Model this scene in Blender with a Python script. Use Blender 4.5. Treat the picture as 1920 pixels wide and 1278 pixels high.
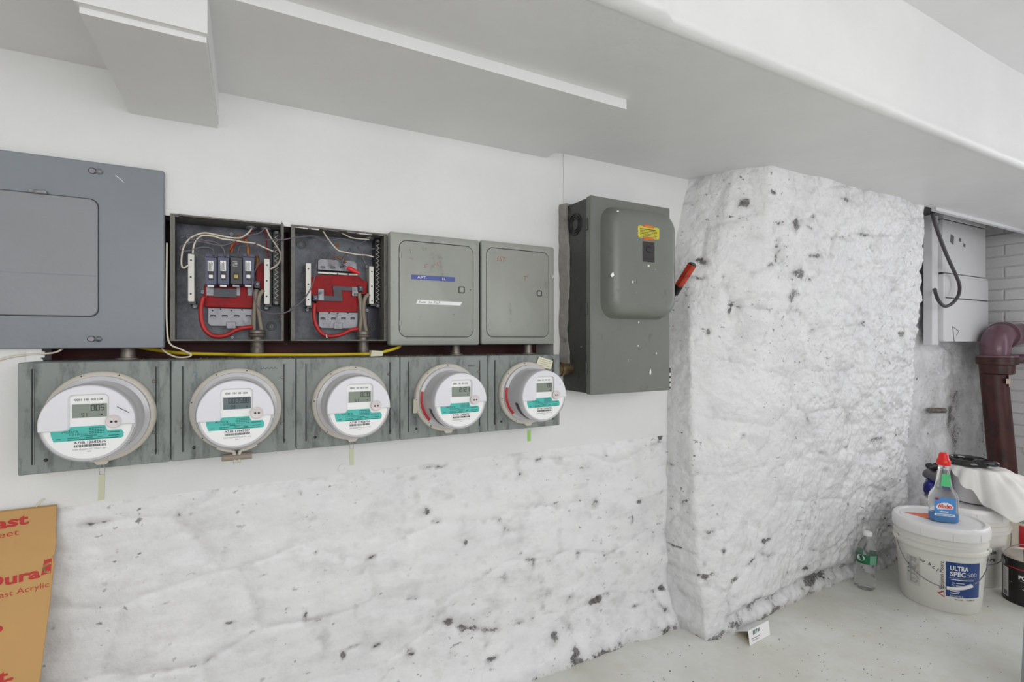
import bpy, bmesh, math, random
import numpy as np
from mathutils import Vector, Matrix

random.seed(7)
for o in list(bpy.data.objects):
    bpy.data.objects.remove(o, do_unlink=True)
scene = bpy.context.scene
COL = scene.collection
H = 1.06            # camera height over the floor
DW = 1.40           # distance from the camera to the plaster wall (plane y = 0)
F = 940.0           # focal length in pixels of a 1920 x 1278 frame
YAW = math.radians(28.0)
SY, CY = math.sin(YAW), math.cos(YAW)

# ------------------------------------------------------------------ camera
cam = bpy.data.cameras.new('camera')
cam.sensor_fit = 'HORIZONTAL'
cam.sensor_width = 36.0
cam.lens = 36.0 * F / 1920.0
cam.clip_start = 0.02
camo = bpy.data.objects.new('camera', cam)
COL.objects.link(camo)
camo.location = (0, -DW, H)
camo.rotation_euler = (math.pi / 2, 0, -YAW)
scene.camera = camo

# ------------------------------------------------------------------ world, lights, exposure
world = bpy.data.worlds.new('world')
scene.world = world
world.use_nodes = True
world.node_tree.nodes['Background'].inputs[0].default_value = (0.9, 0.95, 1, 1)
world.node_tree.nodes['Background'].inputs[1].default_value = 0.15


def area(name, loc, rot, sx, sy, power, color=(1, 1, 1)):
    l = bpy.data.lights.new(name, 'AREA')
    l.shape = 'RECTANGLE'
    l.size, l.size_y = sx, sy
    l.energy = power
    l.color = color
    o = bpy.data.objects.new(name, l)
    COL.objects.link(o)
    o.location = loc
    o.rotation_euler = rot
    return o


R90 = math.pi / 2
# added frontal fill from behind the camera; daylight of the right-hand end window
area('added_fill_front', (0.35, -3.28, 1.35), (R90, 0, 0), 3.6, 1.1, 47, (1, 1, 1))
area('daylight_right', (4.02, -1.54, 1.25), (R90, 0, R90), 1.4, 1.3, 17, (0.93, 0.95, 1))
scene.view_settings.view_transform = 'Standard'
scene.view_settings.look = 'None'
scene.view_settings.exposure = -0.10
scene.view_settings.gamma = 1.0
scene.view_settings.use_curve_mapping = False


# ------------------------------------------------------------------ pixel -> place helpers
def ray(u, v):
    c = (u - 960.0) / F
    return (SY + c * CY, CY - c * SY, (639.0 - v) / F)


def pt(u, v, y=0.0):
    """the point of the vertical plane at depth y seen at pixel u, v"""
    dx, dy, dz = ray(u, v)
    t = (y + DW) / dy
    return Vector((t * dx, y, H + t * dz))


def px(u, y=0.0):
    return pt(u, 639, y).x


def fl(u, v, z=0.0):
    """the point of the horizontal plane at height z seen at pixel u, v"""
    dx, dy, dz = ray(u, v)
    t = (z - H) / dz
    return Vector((t * dx, t * dy - DW, z))


# ------------------------------------------------------------------ mesh helpers
def s2l(c):
    c = c / 255.0
    return c / 12.92 if c <= 0.04045 else ((c + 0.055) / 1.055) ** 2.4


def rgb(r, g, b):
    return (s2l(r), s2l(g), s2l(b), 1.0)


class MB:
    def __init__(self):
        self.v, self.f = [], []

    def add(self, vs, fs):
        b = len(self.v)
        self.v += [tuple(p) for p in vs]
        self.f += [tuple(i + b for i in q) for q in fs]
        return self

    def box(self, x0, x1, y0, y1, z0, z1):
        return self.add([(x0, y0, z0), (x1, y0, z0), (x1, y1, z0), (x0, y1, z0), (x0, y0, z1), (x1, y0, z1), (x1, y1, z1), (x0, y1, z1)],
                        [(0, 3, 2, 1), (4, 5, 6, 7), (0, 1, 5, 4), (1, 2, 6, 5), (2, 3, 7, 6), (3, 0, 4, 7)])

    def loft(self, loops, cap0=True, cap1=True):
        n = len(loops[0])
        vs = [p for l in loops for p in l]
        fs = []
        for k in range(len(loops) - 1):
            for i in range(n):
                j = (i + 1) % n
                fs.append((k * n + i, k * n + j, (k + 1) * n + j, (k + 1) * n + i))
        if cap0:
            fs.append(tuple(reversed(range(n))))
        if cap1:
            fs.append(tuple((len(loops) - 1) * n + i for i in range(n)))
        return self.add(vs, fs)

    def prism(self, poly, y0, y1):
        """poly = [(x, z)] pushed from y0 to y1"""
        return self.loft([[(x, y0, z) for x, z in poly], [(x, y1, z) for x, z in poly]])

    def tube(self, pts, r, n=8):
        pts = [Vector(p) for p in pts]
        rs = r if isinstance(r, (list, tuple)) else [r] * len(pts)
        loops = []
        up = None
        for i, p in enumerate(pts):
            t = (pts[min(i + 1, len(pts) - 1)] - pts[max(i - 1, 0)])
            t = t.normalized() if t.length > 1e-9 else Vector((0, 0, 1))
            if up is None:
                up = Vector((0, 0, 1)) if abs(t.z) < 0.9 else Vector((0, 1, 0))
            a = up - t * up.dot(t)
            a = a.normalized() if a.length > 1e-6 else t.orthogonal().normalized()
            b = t.cross(a)
            up = a
            loops.append([p + (a * math.cos(2 * math.pi * k / n) + b * math.sin(2 * math.pi * k / n)) * rs[i] for k in range(n)])
        return self.loft(loops)

    def lathe(self, prof, c, axis='z', n=32, cap=True):
        """prof = [(radius, along)], axis z up or f = towards the room (-y)"""
        c = Vector(c)
        loops = []
        for r, a in prof:
            r = max(r, 1e-5)
            l = []
            for k in range(n):
                q = 2 * math.pi * k / n
                if axis == 'z':
                    l.append(c + Vector((r * math.cos(q), r * math.sin(q), a)))
                elif axis == 'f':
                    l.append(c + Vector((r * math.cos(q), -a, r * math.sin(q))))
                else:
                    l.append(c + Vector((a, r * math.cos(q), r * math.sin(q))))
            loops.append(l)
        return self.loft(loops, cap, cap)

    def build(self, name, m, parent=None, smooth=None):
        return link_mesh(name, self.v, self.f, m, parent, smooth)


def link_mesh(name, v, f, m, parent=None, smooth=None, recalc=True):
    me = bpy.data.meshes.new(name)
    me.from_pydata([tuple(p) for p in v], [], f)
    if recalc and len(v) < 30000:
        b = bmesh.new()
        b.from_mesh(me)
        bmesh.ops.recalc_face_normals(b, faces=b.faces)
        b.to_mesh(me)
        b.free()
    if smooth is not None:
        me.shade_smooth()
        if smooth < 180:
            me.set_sharp_from_angle(angle=math.radians(smooth))
    me.materials.append(m)
    o = bpy.data.objects.new(name, me)
    COL.objects.link(o)
    if parent is not None:
        o.parent = parent
        if parent.type == 'EMPTY':
            o.matrix_parent_inverse = Matrix.Translation(-Vector(parent.location))
    return o


def thing(name, label, cat, loc, group=None):
    o = bpy.data.objects.new(name, None)
    o.empty_display_size = 0.05
    COL.objects.link(o)
    o.location = loc
    return tag(o, label, cat, group)


def tag(o, label, cat, group=None):
    o['label'] = label
    o['category'] = cat
    if group:
        o['group'] = group
    return o


def struct(o, label=None):
    o['kind'] = 'structure'
    if label:
        o['label'] = label
    return o


def rr(x0, x1, z0, z1, r, n=5):
    """rounded rectangle outline in x, z"""
    out = []
    for cx, cz, a in ((x1 - r, z1 - r, 0), (x0 + r, z1 - r, 90), (x0 + r, z0 + r, 180), (x1 - r, z0 + r, 270)):
        for k in range(n + 1):
            q = math.radians(a + 90.0 * k / n)
            out.append((cx + r * math.cos(q), cz + r * math.sin(q)))
    return out


def at(poly, y):
    return [(x, y, z) for x, z in poly]


def smooth_path(pts, k=6):
    """Catmull-Rom through the points"""
    pts = [Vector(p) for p in pts]
    p = [pts[0] * 2 - pts[1]] + pts + [pts[-1] * 2 - pts[-2]]
    out = []
    for i in range(1, len(p) - 2):
        for s in range(k):
            t = s / k
            a, b, c, d = p[i - 1], p[i], p[i + 1], p[i + 2]
            out.append(0.5 * ((2 * b) + (c - a) * t + (2 * a - 5 * b + 4 * c - d) * t * t + (3 * b - a - 3 * c + d) * t ** 3))
    out.append(pts[-1])
    return out


# ------------------------------------------------------------------ lettering
_TXT = {}


def text_geo(s, bold=0.0, shear=0.0):
    """2-D triangles of a line of lettering, cap height about 0.7, starting at x = 0; -> verts, faces, width"""
    key = (s, bold, shear)
    if key not in _TXT:
        c = bpy.data.curves.new('lettering', 'FONT')
        c.body = s
        c.size = 1.0
        c.offset = bold
        c.shear = shear
        c.resolution_u = 3
        o = bpy.data.objects.new('lettering', c)
        me = o.to_mesh()
        vs = [(p.co.x, p.co.y) for p in me.vertices]
        fs = [tuple(q.vertices) for q in me.polygons]
        o.to_mesh_clear()
        bpy.data.objects.remove(o)
        bpy.data.curves.remove(c)
        x0 = min([p[0] for p in vs] + [9e9])
        vs = [(x - x0, y) for x, y in vs]
        w = max([p[0] for p in vs] + [0.01])
        _TXT[key] = (vs, fs, w)
    return _TXT[key]


def letters(mb, s, x, z, h, fn, w=None, bold=0.0, align='l', shear=0.0, rot=0.0):
    """cap height h, optional total width w, fn(px, pz) -> point"""
    vs, fs, tw = text_geo(s, bold, shear)
    k = h / 0.70
    kx = (w / tw) if w else k
    off = {'l': 0, 'c': -tw * kx / 2, 'r': -tw * kx}[align]
    cr, sr = math.cos(rot), math.sin(rot)
    out = []
    for a, b in vs:
        a, b = a * kx + off, b * k
        out.append(fn(x + a * cr - b * sr, z + a * sr + b * cr))
    mb.add(out, fs)
    return mb


def plane_fn(y):
    return lambda x, z: Vector((x, y, z))


def ribbon(mb, pts2, w, fn):
    """flat stroke of width w along a 2-D polyline"""
    for (a, b), (c, d) in zip(pts2[:-1], pts2[1:]):
        dx, dz = c - a, d - b
        l = math.hypot(dx, dz) or 1e-9
        nx, nz = -dz / l * w / 2, dx / l * w / 2
        ex, ez = dx / l * w * 0.3, dz / l * w * 0.3
        mb.add([fn(a + nx - ex, b + nz - ez), fn(a - nx - ex, b - nz - ez), fn(c - nx + ex, d - nz + ez), fn(c + nx + ex, d + nz + ez)], [(0, 1, 2, 3)])
    return mb


# ------------------------------------------------------------------ materials
def new_mat(name):
    m = bpy.data.materials.new(name)
    m.use_nodes = True
    nt = m.node_tree
    return m, nt, nt.nodes['Principled BSDF']


def nnode(nt, t, **kw):
    n = nt.nodes.new(t)
    for k, v in kw.items():
        setattr(n, k, v)
    return n


def noise_tex(nt, scale, detail=4, rough=0.55, stretch=(1, 1, 1)):
    tc = nnode(nt, 'ShaderNodeTexCoord')
    mp = nnode(nt, 'ShaderNodeMapping')
    mp.inputs['Scale'].default_value = stretch
    nt.links.new(tc.outputs['Object'], mp.inputs[0])
    n = nnode(nt, 'ShaderNodeTexNoise')
    n.inputs['Scale'].default_value = scale
    n.inputs['Detail'].default_value = detail
    n.inputs['Roughness'].default_value = rough
    nt.links.new(mp.outputs[0], n.inputs['Vector'])
    return n


def ramp(nt, src, p0, p1, c0=(0, 0, 0, 1), c1=(1, 1, 1, 1)):
    r = nnode(nt, 'ShaderNodeValToRGB')
    r.color_ramp.elements[0].position = p0
    r.color_ramp.elements[0].color = c0
    r.color_ramp.elements[1].position = p1
    r.color_ramp.elements[1].color = c1
    nt.links.new(src, r.inputs[0])
    return r


def mixc(nt, fac, a, b):
    m = nnode(nt, 'ShaderNodeMix', data_type='RGBA')
    for s, i in ((fac, 0), (a, 6), (b, 7)):
        if hasattr(s, 'default_value') and not isinstance(s, (int, float, tuple)):
            nt.links.new(s, m.inputs[i])
        else:
            m.inputs[i].default_value = s
    return m.outputs[2]


def mulv(nt, a, b):
    m = nnode(nt, 'ShaderNodeMath', operation='MULTIPLY')
    for i, s in enumerate((a, b)):
        if isinstance(s, (int, float)):
            m.inputs[i].default_value = s
        else:
            nt.links.new(s, m.inputs[i])
    return m.outputs[0]


def maxv(nt, a, b):
    m = nnode(nt, 'ShaderNodeMath', operation='MAXIMUM')
    nt.links.new(a, m.inputs[0])
    nt.links.new(b, m.inputs[1])
    return m.outputs[0]


def bump(nt, bs, src, strength, dist):
    b = nnode(nt, 'ShaderNodeBump')
    b.inputs['Strength'].default_value = strength
    b.inputs['Distance'].default_value = dist
    nt.links.new(src, b.inputs['Height'])
    nt.links.new(b.outputs[0], bs.inputs['Normal'])


_M = {}


def mat(name, col, rough=0.5, metal=0.0, var=0.0, scale=20, dirt=None, amount=0.35, dscale=9, stretch=(1, 1, 1), spec=0.5, emit=0.0):
    if name in _M:
        return _M[name]
    m, nt, bs = new_mat(name)
    bs.inputs['Roughness'].default_value = rough
    bs.inputs['Metallic'].default_value = metal
    bs.inputs['Specular IOR Level'].default_value = spec
    out = None
    if var:
        n = noise_tex(nt, scale, 5, 0.6, stretch)
        c0 = tuple(x * (1 - var) for x in col[:3]) + (1,)
        c1 = tuple(min(1, x * (1 + var)) for x in col[:3]) + (1,)
        out = ramp(nt, n.outputs['Fac'], 0.3, 0.7, c0, c1).outputs[0]
    if dirt:
        n = noise_tex(nt, dscale, 8, 0.7, stretch)
        f = ramp(nt, n.outputs['Fac'], 0.62 - amount * 0.3, 0.72).outputs[0]
        out = mixc(nt, f, out if out is not None else col, dirt)
    if out is not None:
        nt.links.new(out, bs.inputs['Base Color'])
    else:
        bs.inputs['Base Color'].default_value = col
    if emit:
        bs.inputs['Emission Color'].default_value = col
        bs.inputs['Emission Strength'].default_value = emit
    _M[name] = m
    return m


def glass_mat(name, col, alpha_rough=0.03, thin=0.85):
    m, nt, bs = new_mat(name)
    bs.inputs['Base Color'].default_value = col
    bs.inputs['Roughness'].default_value = alpha_rough
    bs.inputs['Transmission Weight'].default_value = thin
    bs.inputs['IOR'].default_value = 1.2
    return m


WHITE = rgb(233, 233, 233)


def plaster_mat():
    m, nt, bs = new_mat('white_plaster')
    n = noise_tex(nt, 2.2, 5, 0.6)
    c = ramp(nt, n.outputs['Fac'], 0.3, 0.75, rgb(226, 226, 226), rgb(236, 236, 235)).outputs[0]
    nt.links.new(c, bs.inputs['Base Color'])
    bs.inputs['Roughness'].default_value = 0.42
    n2 = noise_tex(nt, 26, 6, 0.6)
    bump(nt, bs, n2.outputs['Fac'], 0.10, 0.02)
    return m


def stone_mat(name, specks=1.0, rough=0.3, relief=0.7, bscale=38):
    """thick white paint over rubble; bare grey shows in the pits stored as the 'pit' attribute"""
    m, nt, bs = new_mat(name)
    a = nnode(nt, 'ShaderNodeAttribute', attribute_name='pit')
    n = noise_tex(nt, 5, 6, 0.65)
    base = ramp(nt, n.outputs['Fac'], 0.25, 0.75, rgb(224, 224, 226), rgb(240, 240, 240)).outputs[0]
    nm = noise_tex(nt, 9, 9, 0.72, (0.8, 0.8, 1.3))
    base = mixc(nt, mulv(nt, ramp(nt, nm.outputs['Fac'], 0.50, 0.72).outputs[0], 0.45), base, rgb(182, 181, 181))
    fine = noise_tex(nt, 70, 5, 0.7)
    f90 = noise_tex(nt, 95, 6, 0.7, (1, 1, 1.25))
    core = ramp(nt, mulv(nt, mulv(nt, a.outputs['Fac'], f90.outputs['Fac']), 2.0), 0.60, 0.78).outputs[0]
    f20 = noise_tex(nt, 22, 7, 0.7, (0.7, 0.7, 1.4))
    smear_shade = mulv(nt, ramp(nt, mulv(nt, mulv(nt, a.outputs['Fac'], f20.outputs['Fac']), 2.0), 0.20, 0.80).outputs[0], 0.6)  # grey smears that also paint soft crease shading into the colour
    d = noise_tex(nt, 40, 4, 0.6, (1, 1, 1.5))
    z = noise_tex(nt, 3.2, 3, 0.6)
    sp = mulv(nt, ramp(nt, d.outputs['Fac'], 0.635, 0.69).outputs[0], ramp(nt, z.outputs['Fac'], 0.44, 0.58).outputs[0])
    sp = mulv(nt, sp, 0.8 * specks)
    grey = ramp(nt, fine.outputs['Fac'], 0.35, 0.65, rgb(64, 64, 66), rgb(142, 140, 138)).outputs[0]
    c = mixc(nt, smear_shade, base, rgb(158, 156, 155))
    c = mixc(nt, maxv(nt, core, sp), c, grey)
    nt.links.new(c, bs.inputs['Base Color'])
    bs.inputs['Roughness'].default_value = rough
    n2 = noise_tex(nt, bscale, 8, 0.6)
    bump(nt, bs, n2.outputs['Fac'], relief, 0.016)
    return m


def floor_mat():
    m, nt, bs = new_mat('painted_floor')
    n = noise_tex(nt, 2.4, 5, 0.6)
    c = ramp(nt, n.outputs['Fac'], 0.35, 0.65, rgb(212, 211, 200), rgb(230, 230, 227)).outputs[0]
    n1 = noise_tex(nt, 11, 6, 0.7)
    c = mixc(nt, mulv(nt, ramp(nt, n1.outputs['Fac'], 0.5, 0.75).outputs[0], 0.35), c, rgb(196, 192, 172))
    d = noise_tex(nt, 60, 2, 0.5, (1, 1.7, 1))
    z = noise_tex(nt, 5, 3, 0.6)
    sp = mulv(nt, ramp(nt, d.outputs['Fac'], 0.72, 0.75).outputs[0], ramp(nt, z.outputs['Fac'], 0.45, 0.6).outputs[0])
    c = mixc(nt, sp, c, rgb(96, 92, 86))
    nt.links.new(c, bs.inputs['Base Color'])
    bs.inputs['Roughness'].default_value = 0.38
    bump(nt, bs, noise_tex(nt, 20, 6, 0.6).outputs['Fac'], 0.12, 0.02)
    return m


def metal_paint(name, col, dark, rough=0.45, amount=0.3, dscale=7, stretch=(1, 1, 0.5), rust=None):
    m, nt, bs = new_mat(name)
    n = noise_tex(nt, dscale, 7, 0.65, stretch)
    c0 = tuple(x * 0.93 for x in col[:3]) + (1,)
    c1 = tuple(min(1, x * 1.07) for x in col[:3]) + (1,)
    c = ramp(nt, n.outputs['Fac'], 0.3, 0.7, c0, c1).outputs[0]
    n2 = noise_tex(nt, dscale * 3.1, 8, 0.7, stretch)
    f = mulv(nt, ramp(nt, n2.outputs['Fac'], 0.66 - 0.22 * amount, 0.80 - 0.15 * amount).outputs[0], 0.8)
    c = mixc(nt, f, c, dark)
    if rust:
        n3 = noise_tex(nt, 55, 4, 0.6)
        c = mixc(nt, ramp(nt, n3.outputs['Fac'], 0.73, 0.76).outputs[0], c, rust)
    nt.links.new(c, bs.inputs['Base Color'])
    bs.inputs['Roughness'].default_value = rough
    bump(nt, bs, noise_tex(nt, 30, 5, 0.6).outputs['Fac'], 0.06, 0.01)
    return m


M_PLASTER = plaster_mat()
M_STONE = stone_mat('painted_rubble', 1.15, 0.15, 0.6, 30)
M_STONEL = stone_mat('painted_rubble_smooth', 1.0, 0.35, 0.32, 18)
M_STONE2 = stone_mat('painted_rubble_worn', 1.3, 0.4)
M_FLOOR = floor_mat()
M_BRICK = mat('white_painted_brick', rgb(222, 221, 222), 0.4, var=0.05, scale=30, dirt=rgb(120, 118, 118), amount=0.05, dscale=30)
M_MORTAR = mat('painted_mortar', rgb(214, 213, 213), 0.6, var=0.06, dirt=rgb(90, 88, 88), amount=0.15, dscale=25)
M_PANEL = metal_paint('blue_grey_enamel', rgb(130, 136, 143), rgb(116, 122, 130), 0.4, 0.1, 3, (1, 1, 1))
M_DOOR = metal_paint('grey_enamel_door', rgb(138, 141, 145), rgb(126, 130, 134), 0.38, 0.1, 3, (1, 1, 1))
M_BOXGREY = metal_paint('aged_grey_enamel', rgb(160, 163, 156), rgb(120, 116, 106), 0.42, 0.35, 6, (1, 1, 0.7), rgb(60, 52, 46))
M_SOCKET = metal_paint('weathered_socket_grey', rgb(134, 141, 138), rgb(62, 64, 64), 0.45, 0.8, 7, (1.6, 1, 0.45), rgb(70, 66, 60))
M_SWITCH = metal_paint('dark_grey_green_enamel', rgb(116, 120, 113), rgb(78, 78, 72), 0.34, 0.25, 5, (1, 1, 0.6), rgb(190, 188, 180))
M_SWITCHSIDE = metal_paint('dark_side_enamel', rgb(70, 72, 68), rgb(24, 24, 24), 0.5, 0.5, 6, (1, 1, 0.5), rgb(180, 178, 172))  # darker enamel for the switch body and hinges
M_INNER = metal_paint('box_interior_shaded', rgb(108, 114, 124), rgb(28, 28, 44), 0.4, 1.0, 5, (1, 1, 0.8))  # dark navy blotches paint the shadows inside the open boxes
M_RIM = metal_paint('box_rim_grey', rgb(110, 108, 102), rgb(44, 38, 34), 0.5, 0.7, 12, (1, 1, 0.5))
M_BLACK = mat('black_plastic', rgb(20, 20, 22), 0.35)
M_NAVY = mat('dark_navy_phenolic', rgb(30, 32, 52), 0.35, var=0.1)
M_BREAKER = mat('breaker_blue_grey', rgb(70, 72, 102), 0.4, var=0.1)
M_BREAKER_D = mat('breaker_dark', rgb(42, 40, 50), 0.4, var=0.1)
M_RED = mat('red_insulator', rgb(156, 6, 16), 0.5, var=0.15, scale=14, spec=.25, dirt=rgb(80, 6, 12), amount=0.3, dscale=16)
M_REDCABLE = mat('red_cable', rgb(186, 48, 46), 0.45, var=0.15, scale=18)
M_REDNUT = mat('red_wire_nut', rgb(238, 52, 56), 0.4)
M_STEEL = mat('zinc_steel', rgb(136, 136, 142), 0.4, 0.35, var=0.12, scale=40, dirt=rgb(80, 76, 76), amount=0.3, dscale=30)
M_BAR = mat('tinned_bar', rgb(208, 206, 200), 0.4, 0.2, var=0.06)
M_DULL = mat('dull_conduit', rgb(140, 132, 124), 0.45, 0.5, var=0.2, scale=30, dirt=rgb(70, 54, 46), amount=0.5, dscale=26)
M_BRASS = mat('tarnished_conduit', rgb(146, 124, 98), 0.35, 0.7, var=0.2, scale=26, dirt=rgb(52, 38, 28), amount=0.5, dscale=14)
M_WHITEWIRE = mat('white_wire', rgb(226, 216, 198), 0.45)
M_GREYWIRE = mat('grey_wire', rgb(104, 100, 108), 0.45)
M_BROWNWIRE = mat('brown_cloth_wire', rgb(150, 104, 66), 0.7, var=0.3, scale=60, dirt=rgb(50, 34, 24), amount=0.4, dscale=50)
M_TANWIRE = mat('tan_service_cable', rgb(150, 140, 124), 0.6, var=0.15, scale=30)
M_YELLOW = mat('yellow_cable', rgb(206, 180, 34), 0.45, var=0.1)
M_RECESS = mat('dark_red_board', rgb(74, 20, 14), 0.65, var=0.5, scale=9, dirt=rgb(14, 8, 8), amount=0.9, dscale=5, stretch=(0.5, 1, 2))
M_RING = mat('cream_ring', rgb(206, 200, 190), 0.35, var=0.03)
M_METERBODY = mat('pale_grey_polycarbonate', rgb(200, 199, 203), 0.18, var=0.02, spec=0.6)
M_METERFACE = mat('white_meter_face', rgb(226, 226, 232), 0.25)
M_LABEL = mat('label_white', rgb(240, 240, 240), 0.4)
M_TEAL = mat('teal_label', rgb(72, 186, 176), 0.4)
M_LCD = mat('lcd_grey_green', rgb(134, 144, 132), 0.2)
M_LCD2 = mat('lcd_dark', rgb(96, 112, 116), 0.2)
M_INK = mat('black_ink', rgb(38, 36, 40), 0.5)
M_INKG = mat('grey_ink', rgb(112, 112, 116), 0.5)
M_DTEAL = mat('dark_teal_ink', rgb(24, 96, 96), 0.5)
M_PORT = mat('port_ring', rgb(214, 206, 206), 0.35)
M_TAGS = mat('seal_tag', rgb(196, 200, 172), 0.4)
M_TAGG = mat('seal_tag_green', rgb(150, 196, 110), 0.4)
M_WIRETHIN = mat('seal_wire', rgb(170, 168, 160), 0.4, 0.5)
M_REDMARK = mat('red_marker', rgb(178, 92, 86), 0.6)
M_REDBAND = mat('red_band', rgb(186, 32, 38), 0.4)
M_DARKBAND = mat('charcoal_band', rgb(62, 62, 68), 0.4)
M_BLUELABEL = mat('blue_embossed_tape', rgb(56, 72, 150), 0.35)
M_KRAFT = mat('kraft_masking_paper', rgb(196, 152, 92), 0.55, var=0.06, scale=5, dirt=rgb(150, 104, 60), amount=0.2, dscale=8)
M_REDPRINT = mat('red_print', rgb(188, 36, 28), 0.5)
M_BUCKET = mat('white_bucket_plastic', rgb(232, 230, 222), 0.35, var=0.01)
M_LID = mat('white_lid_plastic', rgb(238, 237, 236), 0.3)
M_BLUEPRINT = mat('blue_print', rgb(32, 68, 132), 0.35)
M_ORANGE = mat('orange_sticker', rgb(232, 116, 86), 0.45)
M_CAPRED = mat('red_cap', rgb(232, 38, 32), 0.3)
M_WINDEXBLUE = mat('blue_window_cleaner', rgb(40, 140, 210), 0.15)
M_GREENLAB = mat('green_label', rgb(90, 200, 130), 0.4)
M_BOTGREEN = mat('bottle_green_label', rgb(22, 104, 70), 0.4)
M_BOTGREEN2 = mat('bottle_pale_green_label', rgb(110, 168, 140), 0.4)
M_CLOTH = mat('white_sheeting', rgb(234, 232, 228), 0.5, var=0.02)
M_RUST = metal_paint('rusty_red_lead_pipe', rgb(74, 34, 30), rgb(22, 12, 12), 0.4, 0.9, 6, (1, 1, 0.5), rgb(170, 140, 130))
M_MAROON = metal_paint('glossy_maroon_paint', rgb(116, 84, 96), rgb(70, 40, 48), 0.22, 0.3, 9, (1, 1, 1), rgb(190, 170, 170))
M_CEMENT = mat('grey_cement', rgb(150, 146, 142), 0.8, var=0.15, scale=40, dirt=rgb(100, 96, 92), amount=0.4, dscale=20)
M_CABINETW = mat('white_painted_board', rgb(226, 226, 228), 0.35, var=0.01)
M_BROWNBASE = mat('tan_barrel_lock', rgb(150, 138, 126), 0.4)
M_PAPER = mat('aged_paper', rgb(226, 222, 196), 0.6)
M_DEBRIS = mat('dust_and_flakes', rgb(126, 104, 84), 0.9, var=0.4, scale=80)
M_WARN = mat('yellow_warning_label', rgb(206, 194, 60), 0.4)
M_WARNR = mat('orange_warning_label', rgb(216, 96, 44), 0.4)
M_PLATE = mat('dark_nameplate', rgb(46, 40, 40), 0.4)
M_GRIP = mat('red_switch_grip', rgb(182, 60, 38), 0.4, var=0.12, scale=40, dirt=rgb(60, 24, 20), amount=0.3, dscale=30)
M_CAN = mat('black_can_print', rgb(26, 24, 26), 0.25)
M_CANTOP = mat('tin_can_lid', rgb(196, 186, 178), 0.35, 0.3)
M_SACK = mat('paper_sack', rgb(222, 212, 196), 0.6, var=0.04)
M_GREYPLASTIC = mat('grey_plastic', rgb(150, 156, 160), 0.4)
M_SLATE = mat('slate_plastic', rgb(84, 98, 108), 0.4)
M_GLOSSBLACK = mat('glossy_black', rgb(14, 14, 18), 0.12, spec=.8)
M_BLUEBAG = mat('deep_blue_bag', rgb(26, 28, 120), 0.3)
M_GREYBAG = mat('grey_film', rgb(112, 108, 112), 0.3)
M_CLEAR = glass_mat('clear_plastic', (0.97, 0.98, 0.98, 1), 0.03, 0.93)
M_LAMP = mat('lamp_diffuser', (1, 1, 1, 1), 0.5, emit=5.0)
M_LAMP3 = mat('bright_lamp_diffuser', (1, 1, 1, 1), 0.5, emit=10.0)
M_LAMP2 = mat('dim_lamp_diffuser', (1, 1, 1, 1), 0.5, emit=0.9)


# ------------------------------------------------------------------ numpy noise for the rubble walls
def vnoise(x, y, seed):
    rs = np.random.RandomState(seed)
    T = rs.rand(256, 256)
    xi, yi = np.floor(x).astype(int), np.floor(y).astype(int)
    fx, fy = x - xi, y - yi
    fx, fy = fx * fx * fx * (fx * (fx * 6 - 15) + 10), fy * fy * fy * (fy * (fy * 6 - 15) + 10)
    g = lambda a, b: T[a % 256, b % 256]
    return (g(xi, yi) * (1 - fx) + g(xi + 1, yi) * fx) * (1 - fy) + (g(xi, yi + 1) * (1 - fx) + g(xi + 1, yi + 1) * fx) * fy


def fbm(x, y, seed, oct=4, gain=0.5):
    a, s, tot = 1.0, 0, 0
    for k in range(oct):
        s = s + a * vnoise(x * 2 ** k + 17.3 * k, y * 2 ** k + 9.1 * k, seed + k)
        tot += a
        a *= gain
    return s / tot - 0.5


def stones(x, z, seed, cw=0.26, ch=0.15):
    """distance to the joints of irregular coursed rubble: 0 in a joint, 1 inside a stone; and a random lift for each stone"""
    rs = np.random.RandomState(seed)
    wx = x + 0.05 * fbm(x * 4, z * 4, seed + 40)
    wz = z + 0.05 * fbm(x * 3, z * 3, seed + 50)
    row = np.floor(wz / ch)
    gx = wx / cw + (row % 2) * 0.5
    J = rs.rand(64, 64, 3)
    best = np.full(x.shape, 9.0)
    sec = np.full(x.shape, 9.0)
    lift = np.zeros(x.shape)
    for dr in (-1, 0, 1):
        for dc in (-1, 0, 1):
            r = row + dr
            gxx = wx / cw + (r % 2) * 0.5
            c = np.floor(gxx) + dc
            j = J[(r.astype(int)) % 64, (c.astype(int)) % 64]
            sx = (c + 0.2 + 0.6 * j[..., 0] - (r % 2) * 0.5) * cw
            sz = (r + 0.3 + 0.4 * j[..., 1]) * ch
            d = np.sqrt(((wx - sx) / cw) ** 2 + ((wz - sz) / ch) ** 2)
            new = d < best
            sec = np.where(new, best, np.minimum(sec, d))
            lift = np.where(new, j[..., 2], lift)
            best = np.where(new, d, best)
    return np.clip((sec - best) * 3.0, 0, 1), lift


def grid_mesh(name, X, Y, Z, pit, m):
    r, c = X.shape
    v = np.stack([X, Y, Z], -1).reshape(-1, 3)
    i = np.arange(r * c).reshape(r, c)
    f = np.stack([i[:-1, :-1], i[:-1, 1:], i[1:, 1:], i[1:, :-1]], -1).reshape(-1, 4)
    me = bpy.data.meshes.new(name)
    me.vertices.add(len(v))
    me.vertices.foreach_set('co', v.astype(np.float32).ravel())
    me.loops.add(f.size)
    me.loops.foreach_set('vertex_index', f.astype(np.int32).ravel())
    me.polygons.add(len(f))
    me.polygons.foreach_set('loop_start', (np.arange(len(f)) * 4).astype(np.int32))
    me.update(calc_edges=True)
    me.shade_smooth()
    a = me.attributes.new('pit', 'FLOAT', 'POINT')
    a.data.foreach_set('value', pit.astype(np.float32).ravel())
    me.materials.append(m)
    o = bpy.data.objects.new(name, me)
    COL.objects.link(o)
    return o


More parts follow.
